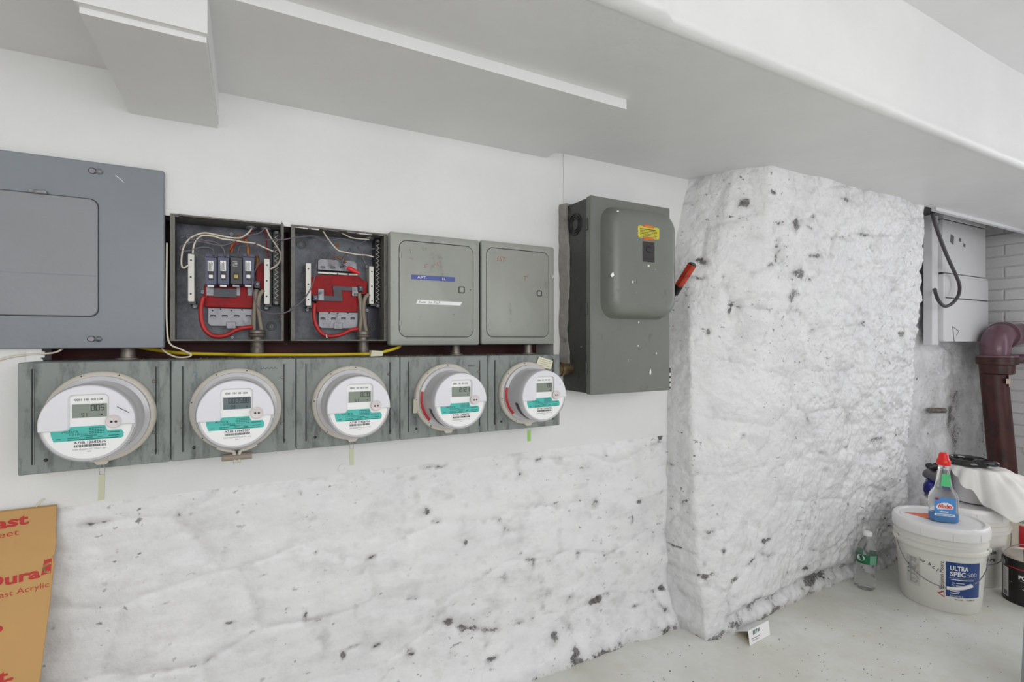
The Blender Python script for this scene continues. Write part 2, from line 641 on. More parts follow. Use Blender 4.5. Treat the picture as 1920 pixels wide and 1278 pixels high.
# ================================================================== THE ROOM
XL, XR, YF, ZC = -2.4, 4.10, -3.40, H + 0.95
ZS = H + 0.625                    # underside of the dropped slab along the wall
ZLEDGE = H - 0.356                # lower edge of the smooth plaster

struct(MB().box(XL - .1, XR + .3, YF - .1, 0.3, -0.08, 0).build('floor', M_FLOOR))
struct(MB().box(XL - .1, XR + .1, YF - .1, -0.66, ZC, ZC + 0.1).build('ceiling', M_PLASTER))
struct(MB().box(XL - .1, XL, YF - .1, 0.2, 0, ZC).build('wall_left', M_PLASTER))

# front wall behind the camera with an added wide window, and the right-hand end wall with its window
wf = MB()
wf.box(XL, XR, YF - .1, YF, 0, 0.75).box(XL, XR, YF - .1, YF, 1.95, ZC).box(XL, -1.15, YF - .1, YF, .75, 1.95).box(2.35, XR, YF - .1, YF, .75, 1.95)
struct(wf.build('wall_front', M_PLASTER))
we = MB()
we.box(XR + .008, XR + .13, YF - .1, -2.30, 0, ZC).box(XR + .008, XR + .13, -0.80, 0.2, 0, ZC + .1)
we.box(XR + .008, XR + .13, -2.30, -0.80, 0, 0.55).box(XR + .008, XR + .13, -2.30, -0.80, 1.95, ZC)
wall_right = struct(we.build('wall_right', M_MORTAR))
for n_, (a, b) in enumerate((((-1.15, YF - .05, .75), (2.35, YF - .05, 1.95)), ((XR + .05, -2.30, .55), (XR + .05, -0.80, 1.95)))):
    w = MB()
    if n_ == 0:
        for x in np.linspace(a[0], b[0], 5):
            w.box(x - .025, x + .025, a[1], a[1] + .05, a[2], b[2])
        w.box(a[0], b[0], a[1], a[1] + .05, a[2], a[2] + .05).box(a[0], b[0], a[1], a[1] + .05, b[2] - .05, b[2])
    else:
        for y in np.linspace(a[1], b[1], 3):
            w.box(a[0], a[0] + .05, y - .025, y + .025, a[2], b[2])
        w.box(a[0], a[0] + .05, a[1], b[1], a[2], a[2] + .05).box(a[0], a[0] + .05, a[1], b[1], b[2] - .05, b[2])
    struct(w.build('window_%d' % (n_ + 1), M_CABINETW))  # the first window is unseen, added to carry the frontal fill

# bricks of the end wall next to the pipe (the part that shows), each a brick of its own
def brick_mesh(w, seed):
    rs = random.Random(seed)
    b = MB()
    x0, h = XR, 0.0635
    j = lambda s: rs.uniform(-s, s)
    back = [(x0 + .04, 0, 0), (x0 + .04, w, 0), (x0 + .04, w, h), (x0 + .04, 0, h)]
    mid = [(x0 + .006, 0, 0), (x0 + .006, w, 0), (x0 + .006, w, h), (x0 + .006, 0, h)]
    front = [(x0 + j(.002), .004, .004 + j(.001)), (x0 + j(.002), w - .004, .004 + j(.001)), (x0 + j(.002), w - .004, h - .004 + j(.001)), (x0 + j(.002), .004, h - .004 + j(.001))]
    b.loft([back, mid, front])
    return b


bm_full = [brick_mesh(.20, k) for k in range(4)]
bm_half = [brick_mesh(.095, 9 + k) for k in range(2)]
for k, b in enumerate(bm_full + bm_half):
    me = bpy.data.meshes.new('brick')
    me.from_pydata(b.v, [], b.f)
    me.materials.append(M_BRICK)
    (bm_full if k < 4 else bm_half)[k if k < 4 else k - 4] = me
rb = random.Random(3)
zrow, row = 0.42, 0
while zrow < ZC - .05:
    y, col = -0.005, 0
    while y > -0.60:
        half = (col == 0 and row % 2 == 1)
        w = .095 if half else .20
        o = bpy.data.objects.new('brick', rb.choice(bm_half if half else bm_full))
        COL.objects.link(o)
        o.parent = wall_right
        o.location = (rb.uniform(-.003, .003), y - w, zrow + rb.uniform(-.0015, .0015))
        y -= w + .006
        col += 1
    zrow += .0685
    row += 1

# smooth plaster with the ragged hole for the breaker boxes
XO0, XO1 = px(62), 0.900          # the slot over the meters
XM0 = -0.175                      # left side of the main hole, behind the grey panel
wb = MB()
TH = 0.125
wb.box(XL, 1.535, 0, TH, H + .300, ZC)
wb.box(XL, XM0, 0, TH, H - .004, H + .300)
wb.box(XL, XO0, 0, TH, H - .09, H - .004)
wb.box(XL, 1.43, 0, TH, ZLEDGE, H - .09)
wb.box(XO1, 1.535, 0, TH, H - .09, H + .300)
struct(wb.build('wall_back', M_PLASTER))
# the patch of plaster right of the joint stands a little proud, down to the switch
struct(MB().box(px(1056), 1.535, -.004, .001, H + .36, ZS).build('trim_1', M_PLASTER), 'proud patch of smooth plaster above the switch box')
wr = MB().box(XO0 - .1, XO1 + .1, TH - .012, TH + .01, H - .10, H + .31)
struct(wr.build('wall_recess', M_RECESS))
# ragged plaster lip along the hole
rl = random.Random(5)
lip = MB()
for k in range(46):
    x = XM0 + (0.34 - XM0) * (k + rl.random()) / 46
    w = rl.uniform(.01, .03)
    h = rl.uniform(.003, .010)
    lip.loft([[(x - w, 0.03, H + .302), (x + w, 0.03, H + .302), (x + w, .03, H + .297), (x - w, .03, H + .297)],
              [(x - w * .8, -.003, H + .304), (x + w * .7, -.003, H + .304), (x + w * .6, -.001, H + .300 - h), (x - w * .5, -.001, H + .300 - h)]])
for k in range(14):
    z = H - .085 + .08 * (k + rl.random()) / 14
    w = rl.uniform(.004, .012)
    lip.loft([[(XO0 - .01, .02, z - w), (XO0 - .01, .02, z + w), (XO0 + .005, .02, z + w), (XO0 + .005, .02, z - w)],
              [(XO0 - .01, -.003, z - w), (XO0 - .01, -.003, z + w), (XO0 + rl.uniform(0, .02), -.002, z + w * .6), (XO0 + rl.uniform(0, .02), -.002, z - w * .6)]])
struct(lip.build('trim_2', M_PLASTER), 'ragged broken plaster edge around the hole for the breaker boxes')

# lower rubble wall under the plaster
nx, nz = 520, 170
xs = np.linspace(-1.7, 1.47, nx)
zs = np.linspace(-0.01, ZLEDGE + .012, nz)
X, Z = np.meshgrid(xs, zs)
st, lf = stones(X, Z, 3, .34, .17)
soft = 1 - (1 - st) ** 3
hgt = .007 * lf * soft + .002 * soft + .024 * fbm(X * 2.2, Z * 3.0, 11) + .017 * fbm(X * 5, Z * 12, 12) + .006 * fbm(X * 22, Z * 34, 13)
hgt *= np.clip((ZLEDGE + .012 - Z) / .05, .12, 1)
foot = np.clip(1 - Z / .16, 0, 1)
Y = .004 - hgt - .055 * foot ** 2 * (1 + .6 * fbm(X * 7, Z * 3, 14))
pitn = fbm(X * 26, Z * 30, 21, 3)
patchy = fbm(X * 4, Z * 4, 22, 3)
pit = np.clip(.34 + 1.6 * (pitn - .15) + .6 * patchy, 0, 1) * (.42 + .70 * (1 - soft) + .45 * np.clip((X - .1) * .8, 0, .7) * np.clip(1.2 - Z * 1.3, .2, 1))  # bare pits, plus crease shade painted in along the stone joints
pit += .50 * np.clip(1 - Z / .045, 0, 1) + .25 * np.clip(1 - Z / .10, 0, 1) * (patchy + .5)
pit += .22 * np.exp(-((Z - ZLEDGE + .004) / .006) ** 2) * (fbm(X * 12, Z, 23) + .45)  # edge shade under the plaster ledge, painted into the tone
# the larger bare spots, where the photograph shows them
MARKS = [(430, 1173, 9, 5), (648, 1233, 8, 10), (668, 1215, 14, 4), (640, 1232, 5, 8), (500, 1083, 12, 3), (332, 970, 8, 5), (310, 1130, 10, 3), (195, 1100, 6, 4),
         (575, 1160, 5, 10), (845, 1165, 6, 8), (948, 1080, 5, 9), (977, 1038, 5, 4), (1187, 972, 4, 9), (1200, 940, 5, 4), (770, 1225, 10, 14), (1190, 1135, 12, 4), (1120, 1125, 8, 8),
         (1245, 1105, 6, 4), (1042, 1190, 8, 8), (705, 1215, 8, 5), (830, 875, 16, 4), (780, 900, 10, 6), (1245, 815, 3, 6), (590, 1040, 6, 4), (560, 925, 5, 5), (875, 1020, 5, 5), (920, 1235, 14, 5)]


def mark(pit, X, Z, plane_y, marks, amp=.8):
    for u, v, a, b in marks:
        p = pt(u, v, plane_y)
        s = (p - Vector((0, -DW, H))).dot(Vector((SY, CY, 0))) / F
        ax, az = a * s * .9 / max(.5, ray(u, v)[1]), b * s
        wx_ = .018 * fbm(X * 28, Z * 28, int(u) % 53, 3)
        wz_ = .018 * fbm(X * 28, Z * 28, int(v) % 59 + 60, 3)
        q = ((X + wx_ - p.x) / ax) ** 2 + ((Z + wz_ - p.z) / az) ** 2
        pit += amp * np.exp(-q * .8) * (1.0 + .8 * fbm(X * 45, Z * 45, int(u) % 97, 2))
    return pit


pit = mark(pit, X, Z, -.01, MARKS)
struct(grid_mesh('wall_base', X, Y, Z, pit, M_STONEL))

# the rubble pier that steps out on the right: plan outline changes with the height
PX = np.array([0.0, .07, .16, .30, .62, 1.0])       # share of the way along the outline
PROF = {0.00: [(1.405, .02), (1.430, -.165), (1.56, -.175), (1.75, -.160), (2.25, -.135), (2.80, -.150)],
        0.45: [(1.410, .02), (1.430, -.115), (1.54, -.150), (1.75, -.165), (2.25, -.165), (2.79, -.170)],
        1.05: [(1.412, .02), (1.425, -.095), (1.50, -.130), (1.70, -.185), (2.25, -.205), (2.78, -.215)],
        1.45: [(1.440, .02), (1.475, -.060), (1.53, -.140), (1.68, -.215), (2.25, -.235), (2.77, -.245)],
        1.76: [(1.530, .02), (1.555, -.080), (1.585, -.180), (1.65, -.268), (2.25, -.262), (2.77, -.258)]}
keys = sorted(PROF)
ns, nzz = 430, 340
S = np.linspace(0, 1, ns)
Zs = np.linspace(-.01, 1.70, nzz)
KX = np.array([[p[0] for p in PROF[k]] for k in keys])
KY = np.array([[p[1] for p in PROF[k]] for k in keys])
PXf = np.array([0, .10, .17, .28, .62, 1.0])


def prof(s, z, K):
    cols = [np.interp(z, keys, K[:, i]) for i in range(6)]
    i = int(min(4, np.searchsorted(PXf, s, side='right') - 1))
    t = (s - PXf[i]) / (PXf[i + 1] - PXf[i])
    return cols[i] * (1 - t) + cols[i + 1] * t


BX = np.array([prof(s, Zs, KX) for s in S]).T
BY = np.array([prof(s, Zs, KY) for s in S]).T
# round the plan corners
for _ in range(10):
    BX[:, 1:-1] = .25 * BX[:, :-2] + .5 * BX[:, 1:-1] + .25 * BX[:, 2:]
    BY[:, 1:-1] = .25 * BY[:, :-2] + .5 * BY[:, 1:-1] + .25 * BY[:, 2:]
ZZ = np.repeat(Zs[:, None], ns, 1)
ARC = np.cumsum(np.hypot(np.diff(BX, axis=1, prepend=BX[:, :1]), np.diff(BY, axis=1, prepend=BY[:, :1])), 1)
tx, ty = np.gradient(BX, axis=1), np.gradient(BY, axis=1)
ln = np.hypot(tx, ty) + 1e-9
nxn, nyn = ty / ln, -tx / ln      # outward normal (towards the room)
st, lf = stones(ARC + 3, ZZ, 8, .30, .19)
soft = 1 - (1 - st) ** 3
rough_r = .6 + .9 * np.clip((ARC - .5) * 1.2, 0, 1)
hgt = .007 * lf * soft + .002 * soft - .005 + .028 * fbm(ARC * 2.5, ZZ * 2.5, 31) + rough_r * (.022 * fbm(ARC * 8, ZZ * 9, 32) + .013 * fbm(ARC * 22, ZZ * 26, 33) + .006 * fbm(ARC * 55, ZZ * 60, 34, 2))
hgt *= np.clip(ARC / .05, 0, 1)
hgt += -.03 * np.exp(-((ZZ - .055 - .03 * fbm(ARC * 5, ZZ * 0, 35)) / .022) ** 2) * np.clip((ARC - .2) * 4, 0, 1)
PXx, PYy = BX + nxn * hgt, BY + nyn * hgt
pitn = fbm(ARC * 28, ZZ * 30, 41, 3)
patchy = fbm(ARC * 4, ZZ * 4, 42, 3)
pit = np.clip(.34 + 1.6 * (pitn - .15) + .7 * patchy, 0, 1) * (.50 + .62 * (1 - soft))
pit += .46 * np.clip(1 - ZZ / .060, 0, 1) + .55 * np.exp(-((ZZ - .055 - .03 * fbm(ARC * 5, ZZ * 0, 35)) / .014) ** 2) * (.5 + patchy) * np.clip((ARC - .2) * 4, 0, 1)
pit += .25 * np.clip(1 - np.abs(ARC - .08) / .07, 0, 1) * (.35 + patchy) * np.clip(1.6 - ZZ, 0, 1)
MK2 = [(1352, 517, 8, 7), (1360, 485, 6, 8), (1496, 512, 8, 9), (1483, 425, 5, 14), (1500, 428, 6, 4), (1513, 480, 12, 5), (1485, 555, 14, 10), (1430, 366, 6, 5), (1402, 380, 8, 7),
       (1358, 355, 9, 6), (1600, 443, 14, 4), (1618, 466, 5, 4), (1685, 625, 10, 6), (1612, 608, 8, 6), (1390, 580, 4, 10), (1362, 622, 6, 9), (1412, 820, 6, 6), (1655, 825, 12, 5),
       (1452, 1018, 10, 4), (1308, 1030, 7, 5), (1330, 1055, 8, 3), (1392, 1095, 10, 5), (1348, 1090, 14, 4), (1300, 1150, 6, 8), (1375, 1040, 5, 6), (1425, 1140, 20, 5),
       (1560, 1100, 22, 8), (1640, 1050, 16, 9), (1530, 1075, 12, 6), (1270, 905, 9, 3), (1285, 915, 8, 3), (1290, 1100, 6, 6), (1500, 330, 16, 4), (1560, 380, 12, 3)]
pit = mark(pit, PXx, ZZ, -.2, MK2, .75)
struct(grid_mesh('wall_pier', PXx, PYy, ZZ, pit, M_STONE))
# the pier's far side
struct(MB().box(2.60, 2.74, -.09, .12, 0, ZS + .1).build('wall_pier_side', M_STONE2))
# cement strip and bare stone beside the switch box
nx, nz = 40, 120
X, Z = np.meshgrid(np.linspace(.922, .952, nx), np.linspace(H - .10, H + .452, nz))
Y = -.004 - (.030 + .03 * fbm(X * 20, Z * 14, 61)) * np.clip((X - .922) / .010, 0, 1)
X = X + .012 * fbm(Z * 0 + 3, Z * 16, 63)
struct(grid_mesh('trim_3', X, Y, Z, .5 + .5 * fbm(X * 30, Z * 20, 62), M_CEMENT), 'rough grey cement strip behind the switch box')

# alcove behind the pier
nx, nz = 200, 230
X, Z = np.meshgrid(np.linspace(2.75, XR + .05, nx), np.linspace(0, H + .95, nz))
st, lf = stones(X, Z, 15, .3, .17)
Y = .035 - (.02 * st * lf + .03 * fbm(X * 4, Z * 4, 71) + .02 * fbm(X * 12, Z * 14, 72))
pit = .30 + .9 * fbm(X * 9, Z * 10, 73, 4) + .8 * np.exp(-((X - 3.80) / .09) ** 2) * np.clip(1.2 - Z, 0, 1) * (fbm(X * 8, Z * 8, 74) + .55)
struct(grid_mesh('wall_alcove', X, Y, Z, pit, M_STONE2))

# dropped slab along the wall, its front beam face, the boxed soffits
sl = MB()
sl.box(XL, 2.80, -.67, 0.02, ZS, ZC + .06)
sl.box(2.80, XR + .05, -.67, -.245, ZS, ZC + .06)
beam = struct(sl.build('ceiling_beam', M_PLASTER))
# lumpy plaster skin on the beam's front face
nx, nz = 620, 40
X, Z = np.meshgrid(np.linspace(XL, XR, nx), np.linspace(ZS, ZC + .01, nz))
Y = -.6735 - .006 * (fbm(X * 9, Z * 9, 81) + .5) - .012 * np.clip((.735 - X) / .025, 0, 1) - .006 * np.exp(-((X - .72) / .02) ** 2) - .007 * np.exp(-((Z - ZS) / .02) ** 2) * (fbm(X * 3, Z * 0, 82) + .6)
Y[0, :] = -.655
Z[0, :] = ZS - .0006
Z[1, :] = ZS - .0004
g = grid_mesh('trim_4', X, Y, Z, X * 0, M_PLASTER)
struct(g, 'lumpy plaster face of the dropped beam')
# boxed soffit against the wall, right of the deep block
sf = MB().box(px(410) - .001, .872, -.392, 0.01, H + .600, ZS + .002)
struct(sf.build('trim_5', M_PLASTER), 'wide shallow boxed soffit over the breaker boxes')
sf = MB().box(XL, px(205) - .3 + .12, -.62, 0.01, H + .600, ZS + .002)
struct(sf.build('trim_6', M_PLASTER), 'shallow soffit left of the deep block')
x0, x1 = px(240), px(410)
sf = MB().box(x0, x1, -.405, .01, H + .522, ZS + .002).box(x0 + .004, x1 - .002, -.392, .01, H + .512, H + .523)
struct(sf.build('trim_7', M_PLASTER), 'deep boxed block hanging from the slab')
sf = MB().box(px(205) - .3 + .12, x0 + .002, -.62, .01, H + .600, ZS + .002)
struct(sf.build('trim_8', M_PLASTER))
# batten over the alcove
sf = MB().box(2.85, XR, -.262, -.243, ZS - .014, ZS + .01)
struct(sf.build('trim_9', M_CABINETW), 'thin white batten along the slab edge')
struct(MB().box(2.75, XR + .1, -.3, .1, ZC - .02, ZC + .05).build('ceiling_alcove', M_MORTAR))


# ceiling lamp near the beam (out of the picture, it lights the beam's face)
def lamp(x, y, label, m=M_LAMP):
    t = thing('ceiling_light', label, 'lamp', (x, y, ZC))
    MB().lathe([(.15, -.005), (.15, -.035), (.135, -.04), (.135, -.02)], (x, y, ZC), 'z', 32, False).build('housing', M_CABINETW, t, 40)
    MB().lathe([(.134, -.025), (.132, -.05), (.10, -.066), (.05, -.073), (.001, -.075)], (x, y, ZC), 'z', 32, False).build('diffuser', m, t, 180)


lamp(1.15, -1.02, 'round white ceiling light close to the dropped beam', M_LAMP2)
lamp(-1.1, -1.9, 'added round white ceiling light over the middle of the room, out of view', M_LAMP3)  # added lamp, brightens the left part of the wall
lamp(2.45, -1.95, 'added round white ceiling light over the paint buckets, out of view')  # added lamp, brightens the floor and buckets on the right
# ================================================================== GREY PANEL COVER
YP = -.015
t = thing('electrical_panel', 'large blue-grey breaker panel cover with a closed rectangular door', 'panel', (-.35, YP, H - .016))
xr, xl, zt, zb = px(308, YP), -.530, H + .3885, H - .016
o_ = rr(xl, xr, zb, zt, .004, 3)
i_ = rr(xl + .002, xr - .002, zb + .002, zt - .002, .004, 3)
MB().loft([at(o_, .002), at(o_, YP + .002), at(i_, YP)]).build('cover', M_PANEL, t, 30)
p0, p1 = pt(184, 362, YP), pt(184, 588, YP)
dz1, dz0 = H + .3060, H + .0535
d_ = rr(-.475, p0.x, dz0, dz1, .016, 6)
d2 = rr(-.4735, p0.x - .0015, dz0 + .0015, dz1 - .0015, .015, 6)
MB().loft([at(rr(-.4768, p0.x + .0018, dz0 - .0018, dz1 + .0018, .017, 6), YP + .001), at(rr(-.4768, p0.x + .0018, dz0 - .0018, dz1 + .0018, .017, 6), YP - .0006)]).build('door_gap', M_INK, t)
door = MB().loft([at(d_, YP), at(d_, YP - .003), at(d2, YP - .004)]).build('door', M_DOOR, t, 30)
MB().box(-.4735, p0.x - .002, YP - .0046, YP - .0035, H + .140, H + .1412).build('crease', M_PANEL, door)
a, b = pt(53, 353, YP - .008), pt(88, 358, YP - .008)
MB().loft([at(rr(a.x, b.x, a.z - .008, a.z - .001, .002, 3), YP - .003), at(rr(a.x, b.x, a.z - .008, a.z - .001, .002, 3), YP - .009), at(rr(a.x + .001, b.x - .001, a.z - .007, a.z - .002, .001, 3), YP - .010)]).build('finger_tab', M_STEEL, door, 30)
for u, v in ((180, 321), (178, 635)):
    p = pt(u, v, YP)
    slot = MB().loft([at([(p.x - .006 + .0075 * math.cos(q), p.z + .0068 * math.sin(q)) for q in np.linspace(0, 6.28, 20, False)], YP + .001), at([(p.x - .006 + .0075 * math.cos(q), p.z + .0068 * math.sin(q)) for q in np.linspace(0, 6.28, 20, False)], YP - .0007)])
    k = slot.build('keyhole', M_INK, t)
    MB().lathe([(.0062, 0), (.0062, .0035), (.004, .0055), (.001, .006)], (p.x + .006, YP, p.z), 'f', 18).build('screw', M_STEEL, t, 40)
    MB().lathe([(.0055, 0), (.0055, .0012)], (p.x - .0065, YP, p.z), 'f', 18).build('screw_backing', M_STEEL, k)
a, b = pt(217, 329, YP), pt(232, 342, YP)
ribbon(MB(), [(a.x, a.z), ((a.x + b.x) / 2 + .001, (a.z + b.z) / 2), (b.x, b.z)], .0012, plane_fn(YP - .0007)).build('scratch', M_LABEL, t)

# ================================================================== OPEN BREAKER BOXES
YB, YR = .088, -.008            # back of the boxes, front rim


def C2(x, y, d=YB):
    return pt(300 + x * .23466, 380 + y * .23474, d)


def C3(x, y, d=YB):
    return pt(530 + x * .21918, 400 + y * .21909, d)


def shell(t, x0, x1, z0, z1, nick):
    m = MB()
    w = .0035
    m.box(x0, x1, YB, YB + .003, z0, z1)
    m.build('back_plate', M_INNER, t)
    m = MB()
    m.box(x0, x0 + w, YR, YB, z0, z1).box(x1 - w, x1, YR, YB, z0, z1).box(x0 + w, x1 - w, YR, YB, z1 - w, z1).box(x0 + w, x1 - w, YR, YB, z0, z0 + w)
    m.build('side_walls', M_RIM, t)
    MB().box(x0 + w, x0 + .009, YR + .002, YR + .004, z0 + w, z1 - w).build('rim_flange', M_RIM, t)
    MB().box(x1 - .007, x1 - w, YR + .002, YR + .004, z0 + w, z1 - w).build('rim_flange', M_RIM, t)


def wire(t, C, pts, r, m, name='wire', d=.045, ds=None):
    ps = [C(x, y, (ds[i] if ds else d)) for i, (x, y) in enumerate(pts)]
    return MB().tube(smooth_path(ps, 5), r, 8).build(name, m, t, 180)


def plate(t, C, x0, x1, y0, y1, d0, d1, m, name, bev=.0):
    a, b = C(x0, y0, d1), C(x1, y1, d1)
    q = MB()
    if bev:
        o = rr(a.x, b.x, b.z, a.z, bev, 3)
        q.loft([at(o, d0), at(o, d1 + bev * .4), at([(x + (bev * .4 if x < (a.x + b.x) / 2 else -bev * .4), z + (bev * .4 if z < (a.z + b.z) / 2 else -bev * .4)) for x, z in o], d1)])
    else:
        q.box(a.x, b.x, d1, d0, b.z, a.z)
    return q.build(name, m, t, 30 if bev else None)


def screw(t, C, x, y, d, r=.0055, name='screw', m=None):
    p = C(x, y, d)
    s = MB().lathe([(r, -.004), (r, .002), (r * .7, .0035), (r * .6, .0035)], p, 'f', 18).build(name, m or M_STEEL, t, 40)
    MB().box(p.x - r * .55, p.x + r * .55, p.y - .0042, p.y - .0030, p.z - .0007, p.z + .0007).build('slot', M_INK, s)
    return s


def knockout(t, C, x, y, d=YB):
    p = C(x, y, d)
    for k, r in enumerate((.0125, .0085)):
        MB().lathe([(r, 0), (r, .0012), (r - .001, .0018), (r - .002, .0012), (r - .002, 0)], p, 'f', 24, False).build('knockout_ring', M_RIM, t, 180)


def nbar(t, C, x0, x1, y0, y1, holes):
    b = plate(t, C, x0, x1, y0, y1, YB - .004, .040, M_BAR, 'neutral_bar', .002)
    for x, y in holes:
        p = C(x, y, .040)
        MB().lathe([(.0021, -.002), (.0021, .0006)], p, 'f', 12).build('screw_hole', M_INK, b)
    p0_ = C((x0 + x1) / 2, y1, .05)
    MB().box(p0_.x - .004, p0_.x + .010, .045, YB - .001, p0_.z - .006, p0_.z + .002).build('bar_foot', M_BLACK, b)


def serp(t, C, x0, x1, y0, y1, n):
    b = plate(t, C, x0, x1, y0, y1, YB, .052, M_BLACK, 'ground_bar_backing', .002)
    pts = []
    for k in range(n * 2 + 1):
        f = k / (n * 2)
        pts.append(C(x0 + (x1 - x0) * (.25 if k % 2 else .75), y0 + (y1 - y0) * (.06 + .88 * f), .049))
    MB().tube(pts, .0017, 6).build('serrated_strip', M_BAR, b, 180)
    for f in (.02, .98):
        p = C((x0 + x1) / 2, y0 + (y1 - y0) * f, .048)
        MB().box(p.x - .004, p.x + .004, .046, .054, p.z - .004, p.z + .004).build('strip_clip', M_STEEL, b)


def bracket(t, C, x0, x1, y0, y1, slots, sy, ch=14, low=True):
    """stamped bus cradle: chamfered plate with oblong slots"""
    a, b = C(x0, y0, .060), C(x1, y1, .060)
    c = (b.x - a.x) * .06
    if low:
        poly = [(a.x, a.z), (b.x, a.z), (b.x, b.z + c), (b.x - c, b.z), (a.x + c, b.z), (a.x, b.z + c)]
    else:
        poly = [(a.x, b.z), (a.x, a.z - c), (a.x + c, a.z), (b.x - c, a.z), (b.x, a.z - c), (b.x, b.z)]
    k = MB().prism(poly, .078, .060).build('bus_cradle', M_STEEL, t)
    for x in slots:
        p = C(x, sy, .0595)
        MB().loft([at(rr(p.x - .0062, p.x + .0062, p.z - .0033, p.z + .0033, .0015, 3), .062), at(rr(p.x - .0062, p.x + .0062, p.z - .0033, p.z + .0033, .0015, 3), .0594)]).build('cradle_slot', M_INK, k)
        MB().box(p.x - .0048, p.x + .0048, .0588, .0600, p.z - .0024, p.z - .0004).build('slot_tongue', M_STEEL, k)
    return k


def nipple(t, C, x, ytop, ybot, r, name='conduit_nipple', yc=.045):
    """short conduit with lock nut rings between a breaker box and the meter below it"""
    a, b = C(x, ytop, yc), C(x, ybot, yc)
    h = a.z - b.z
    m = MB().lathe([(r * .8, 0), (r * 1.28, 0), (r * 1.28, .004), (r * .95, .005), (r * .92, h * .55), (r * 1.0, h * .56), (r * 1.0, h * .64), (r * .86, h * .65),
                    (r * .86, h * .74), (r * 1.15, h * .75), (r * 1.22, h * .80), (r * 1.15, h * .84), (r * 1.0, h * .86), (r * 1.15, h * .88), (r * 1.15, h * .96), (r * .98, h), (r * .7, h)], (a.x, yc, b.z), 'z', 28)
    return m.build(name, M_DULL, t, 35)


bx0, bx1 = px(319, YR), px(532, YR)
t = thing('breaker_box', 'open breaker box with four dark breakers, red insulator and tangled wires', 'breaker box', (0, YB, H))
shell(t, bx0, bx1, H, H + .295, 0)
nbar(t, C2, 222, 275, 405, 790, ((248, 458), (246, 593), (246, 727)))
nbar(t, C2, 832, 878, 445, 810, ((855, 497), (853, 623), (852, 748)))
plate(t, C2, 352, 745, 655, 842, YB - .02, .058, M_RED, 'red_insulator', .003)
plate(t, C2, 430, 610, 680, 757, .058, .052, M_NAVY, 'insulator_block')
for x0, x1 in ((372, 428), (612, 640), (700, 735)):
    plate(t, C2, x0, x1, 668, 742, .058, .054, M_STEEL, 'bus_stab')
bracket(t, C2, 386, 738, 842, 985, (424, 518, 612, 705), 905)
plate(t, C2, 530, 606, 950, 1005, .062, .055, M_STEEL, 'mounting_tab', .002)
for x, y in ((420, 860), (485, 850), (570, 860), (655, 855)):
    p = C2(x, y, .0595)
    MB().lathe([(.002, -.001), (.002, .0006)], p, 'f', 10).build('rivet_hole', M_INK, t)
for k, (x0, x1) in enumerate(((360, 455), (460, 555), (562, 657), (660, 755))):
    dark = k == 2
    a, b = C2(x0, 405, .030), C2(x1, 662, .022)
    prof_ = [(.075, a.z), (.034, a.z), (.034, a.z - .006), (.022, a.z - .010), (.022, b.z + .004), (.026, b.z), (.075, b.z)]
    q = MB().loft([[(b.x * 0 + xx, y, z) for y, z in prof_] for xx in (C2(x0, 500, .022).x + .0008, C2(x1, 500, .022).x - .0008)])
    br = q.build('breaker', M_BREAKER_D if dark else M_BREAKER, t)
    xm = (x0 + x1) / 2
    if not dark:
        l = C2(xm - 26, 462, .0215)
        l2 = C2(xm + 20, 545, .0215)
        MB().box(l.x, l2.x, .0212, .0222, l2.z, l.z).build('rating_label', M_LABEL if k else M_BAR, br)
        s = MB()
        for j in range(5):
            ribbon(s, [(l.x + .001 + .0022 * j * .9, l2.z + .002), (l.x + .0016 + .0022 * j * .9, l.z - .003 - .002 * (j % 3))], .0009, plane_fn(.0210))
        s.build('label_print', M_INK, br)
    else:
        s = MB()
        letters(s, '30', C2(xm - 10, 470, .021).x, C2(xm, 490, .021).z, .004, plane_fn(.0215))
        for j in range(4):
            l = C2(xm - 28, 470 + j * 11, .0215)
            ribbon(s, [(l.x, l.z), (l.x + .010, l.z)], .0007, plane_fn(.0216))
        s.build('rating_print', M_BAR, br)
    l, l2 = C2(xm - 22, 548, .0215), C2(xm + 22, 618, .0215)
    MB().box(l.x, l2.x, .0214, .0222, l2.z, l.z).build('toggle_window', M_INK, br)
    l, l2 = C2(xm - 18, 572, .019), C2(xm + 16, 606, .019)
    MB().loft([at(rr(l.x, l2.x, l2.z, l.z, .001, 3), .022), at(rr(l.x + .0005, l2.x - .0005, l2.z + .001, l.z - .001, .001, 3), .016)]).build('toggle', mat('toggle_yellow', rgb(186, 160, 70), .4) if dark else M_LABEL, br)
    plate(br, C2, xm - 28, xm + 24, 655, 672, .04, .024, M_BAR if k != 2 else M_STEEL, 'load_clip')
for x, y in ((345, 712), (278, 825), (850, 838), (572, 250)):
    screw(t, C2, x, y, .066, .0062)
screw(t, C2, 578, 1075, .03, .0045)
plate(t, C2, 752, 800, 622, 682, .07, .040, M_NAVY, 'lug_terminal', .002)
screw(t, C2, 778, 650, .040, .0045, 'lug_screw')
plate(t, C2, 770, 832, 480, 690, .075, .062, M_RED, 'red_insulator_wing')
serp(t, C2, 902, 960, 225, 812, 14)
knockout(t, C2, 890, 985)
for x in (732, 845):
    p = C2(x, 186, .035)
    MB().lathe([(.008, 0), (.0125, -.001), (.0125, -.005), (.010, -.006), (.006, -.009)], (p.x, .040, H + .2915), 'z', 22).build('cable_bushing', M_STEEL, t, 35)
wire(t, C2, [(345, 750), (328, 830), (330, 920), (355, 1005), (420, 1060), (520, 1060), (610, 1015), (690, 996), (740, 990)], .0054, M_REDCABLE, 'red_service_cable', .040)
wire(t, C2, [(770, 690), (760, 800), (752, 900), (750, 1000), (752, 1060)], .0052, M_TANWIRE, 'service_cable', .048)
wire(t, C2, [(828, 698), (795, 740), (785, 830), (800, 940), (818, 1060)], .0052, M_TANWIRE, 'service_cable', .042)
